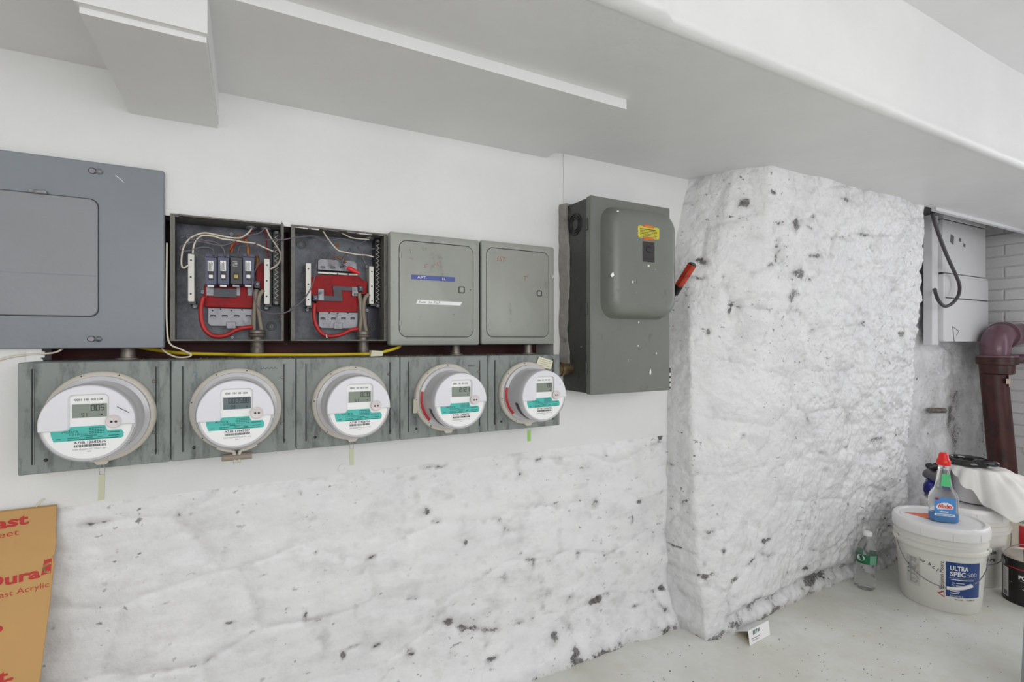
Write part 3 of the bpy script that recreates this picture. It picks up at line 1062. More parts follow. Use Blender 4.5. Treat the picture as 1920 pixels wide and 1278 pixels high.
for pts, r, m in (([(225, 500), (185, 520), (170, 480), (180, 380), (210, 315), (260, 270), (350, 240), (450, 255), (550, 275), (640, 280), (700, 245), (735, 205)], .0021, M_WHITEWIRE),
                  ([(262, 405), (268, 350), (290, 300), (335, 262), (420, 265), (500, 288), (600, 300), (660, 312), (760, 325), (830, 355), (905, 388)], .0021, M_WHITEWIRE),
                  ([(430, 425), (420, 368), (330, 355), (220, 385), (160, 370), (185, 335), (300, 308), (420, 332), (510, 338), (590, 310), (690, 266), (790, 242), (838, 205)], .0021, M_GREYWIRE),
                  ([(520, 430), (508, 372), (450, 318), (350, 300), (250, 292), (212, 268), (240, 248), (330, 290), (420, 335)], .0021, M_GREYWIRE),
                  ([(160, 280), (205, 265), (260, 288), (320, 310)], .0021, M_GREYWIRE),
                  ([(850, 205), (875, 260), (905, 305), (950, 375), (966, 430), (940, 495), (880, 530)], .0021, M_WHITEWIRE),
                  ([(836, 205), (850, 290), (854, 370), (868, 435)], .0014, M_RED),
                  ([(735, 205), (720, 250), (660, 300), (600, 330), (560, 390)], .0013, M_RED),
                  ([(780, 370), (800, 430), (800, 470), (770, 520), (755, 560)], .0012, M_GREYWIRE),
                  ([(625, 420), (625, 385), (640, 350), (690, 345), (760, 345), (880, 342)], .0013, M_GREYWIRE)):
    wire(t, C2, pts, r, m, d=.030)
wire(t, C2, [(705, 425), (702, 340), (678, 290), (635, 270), (600, 295), (575, 345), (570, 400)], .0042, M_BROWNWIRE, 'cloth_covered_wire', .036)
wire(t, C2, [(775, 425), (780, 480), (768, 520)], .004, M_BROWNWIRE, 'cloth_covered_wire', .045)
nipple(t, C2, 776, 1015, 1240, .0172)

cx0, cx1 = px(546, YR), px(725, YR)
t = thing('breaker_box', 'open breaker box without breakers, bare red insulator and a red wire nut', 'breaker box', (.2, YB, H))
shell(t, cx0, cx1, H, H + .297, 1)
nbar(t, C3, 197, 243, 422, 790, ((220, 472), (220, 605), (220, 735)))
nbar(t, C3, 740, 780, 450, 775, ((763, 497), (763, 623), (764, 746)))
bracket(t, C3, 303, 632, 388, 500, (345, 430, 510), 462, low=False)
plate(t, C3, 303, 640, 498, 532, .064, .057, M_BAR, 'cradle_edge')
rp = [(245, 548), (300, 530), (640, 530), (720, 590), (720, 690), (645, 690), (645, 842), (290, 842), (290, 760), (245, 700)]
MB().prism([(C3(x, y, .056).x, C3(x, y, .056).z) for x, y in rp], .075, .056).build('red_insulator', M_RED, t)
plate(t, C3, 430, 598, 620, 662, .056, .050, M_NAVY, 'insulator_block')
plate(t, C3, 435, 505, 655, 715, .056, .049, M_BREAKER_D, 'insulator_block')
plate(t, C3, 350, 510, 703, 752, .056, .050, M_NAVY, 'insulator_block')
plate(t, C3, 305, 352, 645, 745, .056, .048, M_STEEL, 'bus_stab')
plate(t, C3, 595, 645, 628, 706, .056, .048, M_STEEL, 'bus_stab')
plate(t, C3, 256, 304, 695, 748, .07, .042, M_NAVY, 'lug_terminal', .002)
screw(t, C3, 280, 720, .041, .0045, 'lug_screw')
plate(t, C3, 645, 690, 618, 670, .07, .042, M_NAVY, 'lug_terminal', .002)
screw(t, C3, 668, 642, .041, .0045, 'lug_screw')
for x, y in ((320, 680), (622, 690)):
    screw(t, C3, x, y, .047, .0035)
bracket(t, C3, 310, 640, 842, 982, (345, 435, 520, 600), 900)
plate(t, C3, 440, 515, 935, 988, .062, .055, M_STEEL, 'mounting_tab', .002)
for x, y in ((210, 822), (720, 828)):
    screw(t, C3, x, y, .066, .0058)
screw(t, C3, 716, 455, .060, .0045)
for x, y in ((160, 512), (162, 678), (400, 850), (472, 855), (560, 850), (400, 520), (470, 517), (560, 520)):
    p = C3(x, y, YB if x < 200 else .0565)
    MB().lathe([(.0021, -.001), (.0021, .0006)], p, 'f', 10).build('rivet_hole', M_INK, t)
serp(t, C3, 788, 840, 225, 802, 14)
plate(t, C3, 725, 842, 800, 1062, YB, YB - .004, M_NAVY, 'navy_liner')
knockout(t, C3, 160, 265)
knockout(t, C3, 762, 970, YB - .005)
p = C3(740, 190, .04)
MB().lathe([(.008, 0), (.0125, -.001), (.0125, -.005), (.010, -.006), (.006, -.009)], (p.x, .040, H + .2935), 'z', 22).build('cable_bushing', M_STEEL, t, 35)
wire(t, C3, [(275, 770), (268, 860), (285, 950), (330, 1020), (400, 1050), (500, 1035), (580, 1000), (650, 985)], .0054, M_REDCABLE, 'red_service_cable', .040)
wire(t, C3, [(655, 680), (668, 780), (675, 880), (665, 960), (650, 1050)], .0058, M_TANWIRE, 'service_cable', .046)
wire(t, C3, [(740, 690), (705, 725), (692, 820), (700, 920), (725, 1050)], .0055, M_TANWIRE, 'service_cable', .040)
wire(t, C3, [(248, 110), (262, 125), (300, 140), (450, 150), (520, 175), (600, 210), (740, 222)], .0017, M_WHITEWIRE, d=.028)
wire(t, C3, [(252, 105), (310, 112), (345, 150), (380, 205), (425, 265), (475, 315), (530, 330), (640, 350), (720, 357), (782, 372)], .0018, M_WHITEWIRE, d=.022)
wire(t, C3, [(580, 300), (545, 350), (520, 385), (510, 430), (530, 455)], .0028, M_GREYWIRE, d=.045)
wire(t, C3, [(640, 285), (680, 330), (690, 390), (715, 440)], .0028, M_GREYWIRE, d=.050)
wire(t, C3, [(790, 300), (730, 310), (705, 345), (740, 385), (760, 350)], .0022, M_GREYWIRE, d=.045)
wire(t, C3, [(430, 385), (480, 375), (520, 395), (540, 425)], .003, M_BROWNWIRE, 'cloth_covered_wire', .052)
p = C3(466, 272, YB)
MB().lathe([(.006, 0), (.006, .001)], p, 'f', 16).build('hole', M_BROWNWIRE, t)
a, b = C3(552, 462, .030), C3(660, 515, .026)
MB().tube([a + (b - a) * f for f in (0, .08, .3, .62, .70, .80, 1)], [.004, .0058, .0066, .0058, .0048, .0042, .0028], 12).build('wire_nut', M_REDNUT, t, 60)
p = C3(375, 1055, .03)
MB().tube([(p.x - .001, .03, p.z + .006), (p.x, .03, p.z - .002), (p.x + .004, .03, p.z - .002)], .002, 8).build('grounding_screw', M_BAR, t, 180)
nipple(t, C3, 690, 1005, 1222, .0165)

# thin wires strung from one open box to the other
w1 = [C2(740, 600, .015), C2(742, 700, .012), C2(765, 800, .006), C2(810, 862, .0), C2(900, 886, -.010), C2(1000, 877, -.014), C2(1080, 835, -.014), C3(60, 820, -.012), C3(150, 765, -.004), C3(225, 670, .01), C3(270, 560, .02), C3(290, 420, .026), C3(305, 352, .03), C3(375, 310, .03), C3(425, 350, .03), C3(480, 405, .03), C3(545, 458, .03)]
tag(MB().tube(smooth_path(w1, 5), .0017, 8).build('loose_wire', M_GREYWIRE, None, 180), 'thin grey wire sagging low from the breakers across to the red wire nut', 'wire')
w2 = [C2(755, 335, .02), C2(800, 308, .010), C2(860, 296, -.004), C2(990, 296, -.014), C3(20, 222, -.014), C3(110, 205, -.004), C3(270, 193, .012), C3(340, 232, .02), C3(420, 228, .022), C3(500, 213, .022), C3(600, 242, .022), C3(660, 256, .024), C3(740, 215, .03)]
tag(MB().tube(smooth_path(w2, 5), .0017, 8).build('loose_wire', M_GREYWIRE, None, 180), 'thin grey wire running high across the tops of both open boxes', 'wire')

# ================================================================== CLOSED BREAKER BOXES
def closed_box(label, x0, x1, z0, z1, yf, door, latch, yw=.03):
    t = thing('breaker_box', label, 'breaker box', ((x0 + x1) / 2, yw, z0))
    e = .007
    hx0, hx1, hz0, hz1, rad = door
    g = .0022
    L = [at(rr(x0, x1, z0, z1, .006, 6), -.009), at(rr(x0, x1, z0, z1, .006, 6), yf + e), at(rr(x0 + .002, x1 - .002, z0 + .002, z1 - .002, .006, 6), yf + .0022),
         at(rr(x0 + e, x1 - e, z0 + e, z1 - e, .005, 6), yf), at(rr(hx0 - g, hx1 + g, hz0 - g, hz1 + g, rad + g, 6), yf), at(rr(hx0 - g, hx1 + g, hz0 - g, hz1 + g, rad + g, 6), yf + .006)]
    MB().loft(L, True, False).build('cover', M_BOXGREY, t, 30)
    MB().loft([at(rr(hx0 - g, hx1 + g, hz0 - g, hz1 + g, rad + g, 6), yf + .0035), at(rr(hx0 - g, hx1 + g, hz0 - g, hz1 + g, rad + g, 6), yf + .003)]).build('gap_backing', M_INK, t)
    d = MB().loft([at(rr(hx0, hx1 + .001, hz0, hz1, rad, 6), yf + .003), at(rr(hx0, hx1 + .001, hz0, hz1, rad, 6), yf + .0006), at(rr(hx0 + .001, hx1, hz0 + .001, hz1 - .001, rad, 6), yf)]).build('door', M_BOXGREY, t, 30)
    for z in (hz0 + (hz1 - hz0) * .14, hz0 + (hz1 - hz0) * .85):
        MB().loft([at(rr(hx0 - .001, hx0 + .0045, z - .007, z + .007, .001, 3), yf + .002), at(rr(hx0 - .001, hx0 + .0045, z - .007, z + .007, .001, 3), yf - .0012)]).build('hinge', M_BOXGREY, d)
        MB().box(hx0 + .0045, hx0 + .0052, yf - .0004, yf + .001, z - .007, z + .007).build('hinge_slot', M_INK, d)
    lx, lz, lw = latch
    lo, li = rr(lx - lw, lx + lw, lz - lw, lz + lw, .003, 4), rr(lx - lw + .0022, lx + lw - .0022, lz - lw + .0022, lz + lw - .0022, .002, 4)
    la = MB().loft([at(lo, yf + .001), at(lo, yf - .0012), at(li, yf - .0012), at(li, yf + .004)], False, False).build('latch_recess', M_INK, d)
    MB().loft([at(li, yf + .001), at([(lx + (x - lx) * .92, lz + (z - lz) * .92) for x, z in li], yf - .0004)]).build('latch_slide', M_BOXGREY, la)
    return t, d


def C4(x, y, d):
    return pt(710 + x * .21911, 410 + y * .21909, d)


y3 = -.035
a, b = C4(95, 100, y3), C4(870, 1090, y3)
da, db = C4(178, 180, y3), C4(805, 1003, y3)
lt = C4(710, 608, y3)
t3, d3 = closed_box('closed grey breaker box with blue APT. 1L tape and a handwritten white strip', a.x, px(900, y3), H - .0125, H + .3005, y3, (da.x, px(710 + 805 * .2191, y3), H + .0125, H + .2775, .021), (lt.x, lt.z, .0095))
yl = y3 - .0008
a, b = C4(280, 470, yl), C4(652, 545, yl)
lab = MB().box(a.x, b.x, yl, y3 + .0005, (a.z + b.z) / 2 - .0065, (a.z + b.z) / 2 + .0065).build('name_tape', M_BLUELABEL, d3)
s = MB()
zc = (a.z + b.z) / 2 - .0035
letters(s, 'APT.', C4(330, 500, yl).x, zc, .0072, plane_fn(yl - .0004), w=.0275)
letters(s, '1L', C4(545, 500, yl).x, zc, .0072, plane_fn(yl - .0004), w=.0105)
s.build('tape_lettering', M_LABEL, d3)
a, b = C4(322, 690, yl), C4(715, 745, yl)
zc = (a.z + b.z) / 2
MB().prism([(a.x, zc - .0052), (b.x - .006, zc - .0062), (b.x - .003, zc - .001), (b.x, zc + .0042), (b.x - .02, zc + .0040), (a.x + .004, zc + .0062)], yl, y3 + .0005).build('paper_strip', M_LABEL, d3)
s = MB()
hw = plane_fn(yl - .0003)
letters(s, 'Power', a.x + .008, zc - .0030, .0062, hw, w=.021, bold=.006, shear=.12, rot=.02)
letters(s, 'For', a.x + .036, zc - .0030, .0062, hw, w=.011, bold=.006, shear=.12)
letters(s, 'P.L.P.', a.x + .052, zc - .0030, .0062, hw, w=.020, bold=.006, shear=.12, rot=.03)
s.build('handwriting', M_INKG, d3)
s = MB()
fn = plane_fn(y3 - .0003)
p = C4(258, 285, y3)
ribbon(s, [(p.x, p.z + .004), (p.x + .004, p.z + .0085), (p.x + .0055, p.z - .004)], .0008, fn)
p = C4(370, 270, y3)
letters(s, 'ST', p.x, p.z, .0085, fn, w=.016, bold=-.02)
s.build('pencil_marks', M_INKG, d3)
s = MB()
p = C4(265, 335, y3)
ribbon(s, [(p.x, p.z), (p.x + .010, p.z), (p.x + .006, p.z - .003)], .0008, fn)
for x, y in ((385, 415), (490, 395)):
    p = C4(x, y, y3)
    ribbon(s, [(p.x + .012, p.z + .009), (p.x + .003, p.z + .008), (p.x + .003, p.z + .003), (p.x + .007, p.z + .003), (p.x + .006, p.z - .001), (p.x, p.z - .001)], .001, fn)
s.build('red_marks', M_REDMARK, d3)
p = C4(785, 608, y3)
MB().lathe([(.0015, 0), (.0015, .0008)], p, 'f', 10).build('door_rivet', M_INK, d3)

y4 = -.020
a = C4(872, 175, y4)
da = C4(925, 240, y4)
lt = C4(1375, 638, y4)
t4, d4 = closed_box('closed grey breaker box marked 1ST in red pencil', px(902.5, y4), px(1040, y4), H - .0110, H + .3060, y4, (da.x, px(710 + 1452 * .2191, y4), H + .0135, H + .2840, .021), (lt.x, lt.z, .0090))
s = MB()
fn = plane_fn(y4 - .0003)
p = C4(1015, 360, y4)
letters(s, "1ST", p.x, p.z, .0150, fn, w=.028, bold=-.004, shear=.1, rot=-.06)
p = C4(1240, 530, y4)
letters(s, 'T', p.x, p.z, .0150, fn, bold=-.004)
s.build('red_marks', M_REDMARK, d4)
p = C4(1438, 638, y4)
MB().lathe([(.0015, 0), (.0015, .0008)], p, 'f', 10).build('door_rivet', M_INK, d4)
s = MB()
for x, y, w, h in ((1488, 510, 10, 45), (1500, 465, 8, 25)):
    p = C4(x, y, y4)
    s.prism([(p.x, p.z), (p.x + .003, p.z + .004), (p.x + .004, p.z + h * .0003), (p.x + .001, p.z + .008)], y4 - .0004, y4)
s.build('paint_splash', M_LABEL, t4)

# ================================================================== METER SOCKETS AND METERS
YS = -.10
EDGE = [px(u, YS) for u in (32, 320, 555, 750, 915, 1050)]
SZ0, SZ1 = H - .2600, H - .0420
SOCK = ['grey meter socket', 'grey meter socket under the box with breakers', 'grey meter socket under the empty open box', 'grey meter socket under the APT. 1L box', 'grey meter socket at the end joined to the switch box']
SOCK[0] = 'grey meter socket at the free end of the row, below the large panel cover'
for k in range(5):
    x0, x1 = EDGE[k] + .0006, EDGE[k + 1] - .0006
    w = x1 - x0
    t = thing('meter_socket', SOCK[k], 'meter socket', ((x0 + x1) / 2, 0, SZ0), 'meter sockets in the row')
    o_ = rr(x0, x1, SZ0, SZ1, .003, 3)
    i_ = rr(x0 + .0015, x1 - .0015, SZ0 + .0015, SZ1 - .0015, .003, 3)
    MB().loft([at(o_, .10), at(o_, YS + .002), at(i_, YS)]).build('enclosure', M_SOCKET, t, 30)
    for fx in (.085, .895):
        gx = x0 + w * fx
        for dx, m, h in ((0, M_INK, .0012), (.003, M_SOCKET, .0022)):
            MB().loft([at(rr(gx + dx - .0014, gx + dx + .0014, SZ0 + .018, SZ1 - .012, .0012, 3), YS + .001), at(rr(gx + dx - .0008, gx + dx + .0008, SZ0 + .019, SZ1 - .013, .0006, 3), YS - h)]).build('pressed_groove' if m is M_INK else 'pressed_rib', m, t)
    for fx, fz in ((.88, .80), (.88, .30), (.17, .12), (.9, .12)):
        MB().lathe([(.0034, 0), (.0034, .0012), (.002, .002)], (x0 + w * fx, YS, SZ0 + (SZ1 - SZ0) * fz), 'f', 12).build('screw', M_DULL if fz > .2 else M_INK, t)
    if k == 3:
        s = MB()
        letters(s, 'MURRAY', x0 + w * .80, SZ1 - .030, .006, plane_fn(YS - .0004), w=.022, align='c')
        s.build('stamped_name', M_INK, t)
    if k == 1:
        s = MB()
        for j in range(9):
            x = x0 + w * .70 + .004 * j
            ribbon(s, [(x, SZ1 - .022), (x + .0025, SZ1 - .022 + .003 * (j % 2))], .0011, plane_fn(YS - .0004))
        s.build('stamped_marks', M_INK, t)
        s = MB()
        p = pt(360, 705, YS)
        ribbon(s, [(p.x, p.z), (p.x + .004, p.z + .010), (p.x + .010, p.z + .004), (p.x + .005, p.z), (p.x + .010, p.z - .006)], .0012, plane_fn(YS - .0004))
        ribbon(s, [(p.x - .004, p.z - .012), (p.x + .002, p.z - .02), (p.x + .003, p.z - .012)], .0012, plane_fn(YS - .0004))
        s.build('blue_chalk_mark', mat('blue_chalk', rgb(104, 136, 158), .8), t)

# whitish stub and conduit nipples over the other sockets
for u, v0, v1, r, lab in ((240, 648, 672, .014, 'short dusty conduit nipple under the large panel cover'), (854, 640, 668, .014, 'short conduit nipple under the APT. 1L box'), (990, 640, 663, .014, 'short conduit nipple under the box marked 1ST')):
    a = pt(u, v0, .02)
    o = MB().lathe([(r * .8, -.001), (r * 1.7, 0), (r * 1.7, .003), (r * 1.05, .004), (r * .95, .02), (r, .026), (r * .8, .06)], (a.x, .02, SZ1 + .0005), 'z', 24).build('conduit_nipple', M_DULL, None, 35)
    tag(o, lab, 'conduit')

NUM = ['A71B 12682676', 'A71B 13945707', 'A71B 12406704', 'A71B 12406701', 'A71B 12406702']
LCD = [('0.05', '51'), ('000588', '59'), ('0.00', '51'), ('2.121', ''), ('0.0', '')]
MLAB = ['round electric meter showing 0.05 with a slanted reset lever', 'round electric meter held by a clamp ring with a barrel lock', 'round electric meter showing 0.00 with a seal tag over a wall washer',
        'round electric meter with red side band and a tag hanging beside its rim', 'round electric meter with red side band and a paper slip at its top']
DIG = {'0': 'abcdef', '1': 'bc', '2': 'abged', '3': 'abgcd', '5': 'afgcd', '8': 'abcdefg', '9': 'abcfgd'}


def seg(mb, s, x, z, h, w, fn):
    segs = {'a': ((0, 1), (1, 1)), 'b': ((1, 1), (1, .5)), 'c': ((1, .5), (1, 0)), 'd': ((0, 0), (1, 0)), 'e': ((0, 0), (0, .5)), 'f': ((0, .5), (0, 1)), 'g': ((0, .5), (1, .5))}
    for ch in s:
        if ch == '.':
            ribbon(mb, [(x - w * .25, z), (x - w * .12, z)], h * .12, fn)
            continue
        for q in DIG.get(ch, ''):
            (a, b), (c, d) = segs[q]
            ribbon(mb, [(x + a * w, z + b * h), (x + c * w, z + d * h)], h * .11, fn)
        x += w * 1.55


def meter(k):
    cx = (EDGE[k] + EDGE[k + 1]) / 2 + .001
    cz = H - .1535
    if k == 0:
        cx += .006
    c = Vector((cx, YS, cz))
    t = thing('electric_meter', MLAB[k], 'meter', (cx, YS, cz - .09), 'electric meters in the row')
    fd = .104
    bigr = k == 1
    R = .0915
    ring = MB().lathe([(R - .010, .0), (R, .0), (R + .001, .004), (R, .012), (R - .003, .0155), (R - .008, .0165), (R - .011, .013)], c, 'f', 64, False).build('sealing_ring', M_RING, t, 50)
    body = MB().lathe([(.0832, .002), (.0832, .020), (.0826, .0245), (.0745, .0265), (.0738, .030), (.0738, .060), (.0738, .086), (.0735, .096), (.0715, fd - .001), (.068, fd), (.066, fd - .0015)], c, 'f', 64, True).build('housing', M_METERBODY, t, 40)
    yl_ = YS - fd + .0010                        # label plane
    fn = plane_fn(yl_ - .0004)
    lowpoly = [(cx + .0655 * math.cos(q), cz + .0655 * math.sin(q)) for q in np.linspace(0, 2 * math.pi, 64, False)]
    face = MB().loft([at(lowpoly, yl_ + .003), at(lowpoly, yl_)]).build('dial_face', M_LABEL, t)
    # raised upper cover with the notch for the display
    yc = YS - fd - .0055
    pol = []
    R2 = .0712
    for q in np.linspace(math.radians(-4), math.radians(189), 44):
        pol.append((R2 * math.cos(q), R2 * math.sin(q)))
    zl, zr, nx0, nx1, ntop = -.0115, -.0050, -.0275, .0300, .0535
    for q in np.linspace(-90, 0, 5):
        pol.append((nx0 - .008 + .008 * math.cos(math.radians(q)), zl + .008 + .008 * math.sin(math.radians(q))))
    for q in np.linspace(180, 90, 5):
        pol.append((nx0 + .007 + .007 * math.cos(math.radians(q)), ntop - .007 + .007 * math.sin(math.radians(q))))
    for q in np.linspace(90, 0, 5):
        pol.append((nx1 - .007 + .007 * math.cos(math.radians(q)), ntop - .007 + .007 * math.sin(math.radians(q))))
    pol.append((nx1, zr))
    pin = []
    n_ = len(pol)
    for i in range(n_):
        a, b, d = Vector(pol[i - 1]), Vector(pol[i]), Vector(pol[(i + 1) % n_])
        e = (d - a).normalized()
        pin.append(b + Vector((-e.y, e.x)) * .0016)
    yb = YS - fd + .004
    MB().loft([[(cx + x, yb, cz + z) for x, z in pol], [(cx + x, yc + .0016, cz + z) for x, z in pol], [(cx + x, yc, cz + z) for x, z in pin]]).build('upper_cover', M_METERFACE, t, 30)
    # display
    MB().box(cx - .0235, cx + .0270, yl_ - .0012, yl_, cz + .0112, cz + .0362).build('display', M_LCD2 if k == 1 else M_LCD, face)
    s = MB()
    f2 = plane_fn(yl_ - .0016)
    a_, b_ = LCD[k]
    wd = .0042 if len(a_) > 5 else .0046
    nd = len(a_.replace('.', ''))
    seg(s, a_, cx + .0255 - nd * wd * 1.55, cz + .0238, .0100, wd, f2)
    seg(s, b_, cx - .010, cz + .0130, .0062, .0030, f2)
    ribbon(s, [(cx + .018, cz + .015), (cx + .020, cz + .0165), (cx + .020, cz + .0145)], .0012, f2)
    s.build('display_digits', M_INK, face)
    s = MB()
    letters(s, '0081 181 001104', cx, cz + .0425, .0040, fn, w=.041, align='c', bold=.02)
    s.build('top_numbers', M_INKG, face)
    # teal band with its step, and the print
    tp = [(-.050, -.0310), (.049, -.0310), (.0520, -.0285), (.0525, -.0205), (.049, -.0150), (.028, -.0150), (.024, -.0050), (-.026, -.0050), (-.030, -.0115), (-.0545, -.0115), (-.0535, -.0200)]
    MB().prism([(cx + x, cz + z) for x, z in tp], yl_ + .0005, yl_ - .0004).build('teal_label', M_TEAL, face)
    s = MB()
    f3 = plane_fn(yl_ - .0008)
    letters(s, 'Aclara', cx - .039, cz - .0160, .0055, f3, w=.024, shear=.1)
    letters(s, 'I-210+cn', cx - .028, cz - .0212, .0042, f3, w=.026)
    for j in range(6):
        for i in range(4):
            ribbon(s, [(cx + .001 + j * .0040, cz - .0090 - i * .0032), (cx + .0034 + j * .0040, cz - .0090 - i * .0032)], .0013, f3)
    for x0_, x1_, z_ in ((.028, .046, -.0185), (-.030, -.014, -.0258), (-.004, .006, -.0258), (.014, .021, -.0258), (.030, .046, -.0250), (-.046, -.040, -.0265), (-.030, .044, -.0292), (-.012, .012, -.0228)):
        ribbon(s, [(cx + x0_, cz + z_), (cx + x1_, cz + z_)], .0013, f3)
    s.build('teal_print', M_DTEAL, face)
    s = MB()
    letters(s, NUM[k], cx + .002, cz - .0372, .0046, fn, w=.047, align='c', bold=.012)
    rs = random.Random(40 + k)
    x = cx - .021
    while x < cx + .025:
        w = rs.choice((.0004, .0007, .0011))
        s.box(x, x + w, yl_ - .0005, yl_, cz - .0435, cz - .0390)
        x += w + rs.choice((.0005, .0009))
    s.build('serial_and_barcode', M_INK, face)
    s = MB()
    letters(s, 'CON EDISON CO. OF N.Y. INC', cx + .002, cz - .0490, .0026, fn, w=.050, align='c')
    letters(s, '26242', cx + .001, cz - .0530, .0018, fn, align='c')
    s.build('owner_print', M_INKG, face)
    # optical port
    po = Vector((cx + .0385, yc + .001, cz + .0020))
    port = MB().lathe([(.0125, -.002), (.0125, .0015), (.0115, .0022), (.0105, .0018)], po, 'f', 28).build('optical_port', M_PORT, t, 40)
    for dx in (-.0034, .0034):
        MB().lathe([(.0021, 0), (.0021, .0006)], (po.x + dx, po.y - .0018, po.z - .0008), 'f', 12).build('port_hole', M_INK, port)
    if k == 0:
        q0, q1 = (cx + .044, cz + .029), (cx + .062, cz + .017)
        lev = MB()
        ribbon(lev, [q0, q1], .0075, plane_fn(yc - .0015))
        lev.v = lev.v + [(x, y + .003, z) for x, y, z in lev.v]
        lev.f = [(0, 1, 2, 3), (7, 6, 5, 4), (0, 4, 5, 1), (1, 5, 6, 2), (2, 6, 7, 3), (3, 7, 4, 0)]
        lv = lev.build('reset_lever', M_METERFACE, t)
        ribbon(MB(), [q0, q1], .0012, plane_fn(yc - .0019)).build('lever_groove', M_INK, lv)
    # concentric line round the lower face
    for rr_, m_ in ((.0700, M_INKG),):
        q = MB()
        for a0, a1 in zip(np.linspace(190, 350, 40)[:-1], np.linspace(190, 350, 40)[1:]):
            A = [math.radians(a0), math.radians(a1)]
            vs = [(cx + r_ * math.cos(a), YS - fd - .0004, cz + r_ * math.sin(a)) for a in A for r_ in (rr_, rr_ + .0007)]
            q.add(vs, [(0, 1, 3, 2)])
        q.build('rim_line', m_, t)
    # coloured bands on the sides of the last two
    if k >= 3:
        for nm, m_, rad, d0, d1, a0, a1 in (('red_band', M_REDBAND, (.0822, .0752), .0256, .0273, 165, 225), ('dark_band', M_DARKBAND, (.0743, .0743), .066, .084, 195, 245)):
            q = MB()
            A = np.linspace(math.radians(a0), math.radians(a1), 24)
            for p_, q_ in zip(A[:-1], A[1:]):
                vs = []
                for aa in (p_, q_):
                    for dd, ra in ((d0, rad[0]), (d1, rad[1])):
                        vs.append((cx + ra * math.cos(aa), YS - dd, cz + ra * math.sin(aa)))
                q.add(vs, [(0, 1, 3, 2)])
            q.build(nm, m_, t, 180)
    # clamp ring ends
    for a in (160, 215, 70, 110):
        aa = math.radians(a + 7 * k)
        MB().lathe([(.0013, 0), (.0013, .0010)], (cx + .0885 * math.cos(aa), YS - .0158, cz + .0885 * math.sin(aa)), 'f', 8).build('ring_notch', M_INK, ring)
    if bigr:
        for s_ in (-1, 1):
            pth = [(cx + s_ * .040, YS - .010, cz - .083), (cx + s_ * .022, YS - .012, cz - .0905), (cx + s_ * .008, YS - .013, cz - .094), (cx + s_ * .0052, YS - .014, cz - .100), (cx + s_ * .0045, YS - .014, cz - .120)]
            MB().tube(smooth_path(pth, 4), .0036, 10).build('clamp_end', M_RING, ring, 180)
        b_ = MB().tube([(cx - .030, YS - .012, cz - .107), (cx - .0299, YS - .012, cz - .107), (cx + .030, YS - .012, cz - .107)], [.0070, .0075, .0078], 20).build('barrel_lock', M_BROWNBASE, t, 50)
    else:
        p_ = MB()
        p_.prism([(cx - .012, cz - .089), (cx + .014, cz - .089), (cx + .009, cz - .0965), (cx - .006, cz - .0965)], YS - .015, YS - .005)
        p_.build('ring_clasp', M_RING, ring)
    return c


MC = [meter(k) for k in range(5)]


def seal(x, z, y, m, h, label, wire_h, tilt=0.0):
    t = thing('seal_tag', label, 'seal tag', (x, y, z))
    w = .0052
    MB().loft([[(x + px_ + (tilt * (pz - z)), y - .0012, pz) for px_, pz in ((-w, z), (w, z), (w, z - h), (-w, z - h))], [(x + px_ + (tilt * (pz - z)), y + .0012, pz) for px_, pz in ((-w, z), (w, z), (w, z - h), (-w, z - h))]]).build('tag', m, t)
    MB().tube(smooth_path([(x - .0035, y, z - .001), (x - .004, y, z + wire_h * .5), (x, y, z + wire_h), (x + .005, y, z + wire_h * .5), (x + .0035, y, z - .001)], 5), .0006, 6).build('loop_wire', M_WIRETHIN, t, 180)


ys = YS - .012
for u, v, hpx, m, lab, wh, tl in ((191, 889, 38, M_TAGS, 'pale strip seal hanging below the meter at the free end of the row', .022, .02), (659, 841, 30, M_TAGS, 'pale strip seal hanging above the round wall washer', .020, -.02),
                                  (992, 806, 24, M_TAGG, 'green strip seal hanging below the meter with the paper slip', .018, 0), (779, 748, 27, M_TAGS, 'pale strip seal hanging beside the rim of a banded meter', .022, .03)):
    p = pt(u, v, ys)
    seal(p.x, p.z, ys, m, hpx / F * 1.28, lab, wh, tl)

# paper slip tucked on top of the last meter
y_ = YS - .004
q = [pt(u, v, y_) for u, v in ((1004, 686), (1011, 668), (1037, 676), (1033, 692))]
sl_ = MB().loft([[p for p in q], [p + Vector((0, .0006, 0)) for p in q]]).build('paper_slip', M_PAPER)
tag(sl_, 'small cream paper slip with faint writing tucked behind the meter ring', 'paper')
s = MB()
for k in range(4):
    a, b = q[1].lerp(q[0], .2 + k * .2), q[2].lerp(q[3], .2 + k * .2)
    ribbon(s, [(a.lerp(b, .1).x, a.lerp(b, .1).z), (a.lerp(b, .85).x, a.lerp(b, .85).z)], .0008, plane_fn(y_ - .0003))
s.build('faint_writing', M_INKG, sl_)

# conduit between the last socket and the switch box
YN = -.045
a, b = pt(1050, 692, YN), pt(1082, 692, YN)
o = MB().lathe([(.0175, EDGE[5] - .001), (.0205, EDGE[5]), (.0205, EDGE[5] + .004), (.0195, EDGE[5] + .006), (.0195, EDGE[5] + .034), (.0235, EDGE[5] + .035), (.0235, EDGE[5] + .043), (.018, EDGE[5] + .045), (.018, .945)], (0, YN, a.z), 'x', 30).build('conduit_nipple', M_BRASS, None, 35)
tag(o, 'brassy conduit nipple joining the last meter socket to the switch box', 'conduit')

# loose things in the slot over the meters
def cable(pts, r, m, label, name='cable'):
    return tag(MB().tube(smooth_path(pts, 6), r, 8).build(name, m, None, 180), label, 'cable')


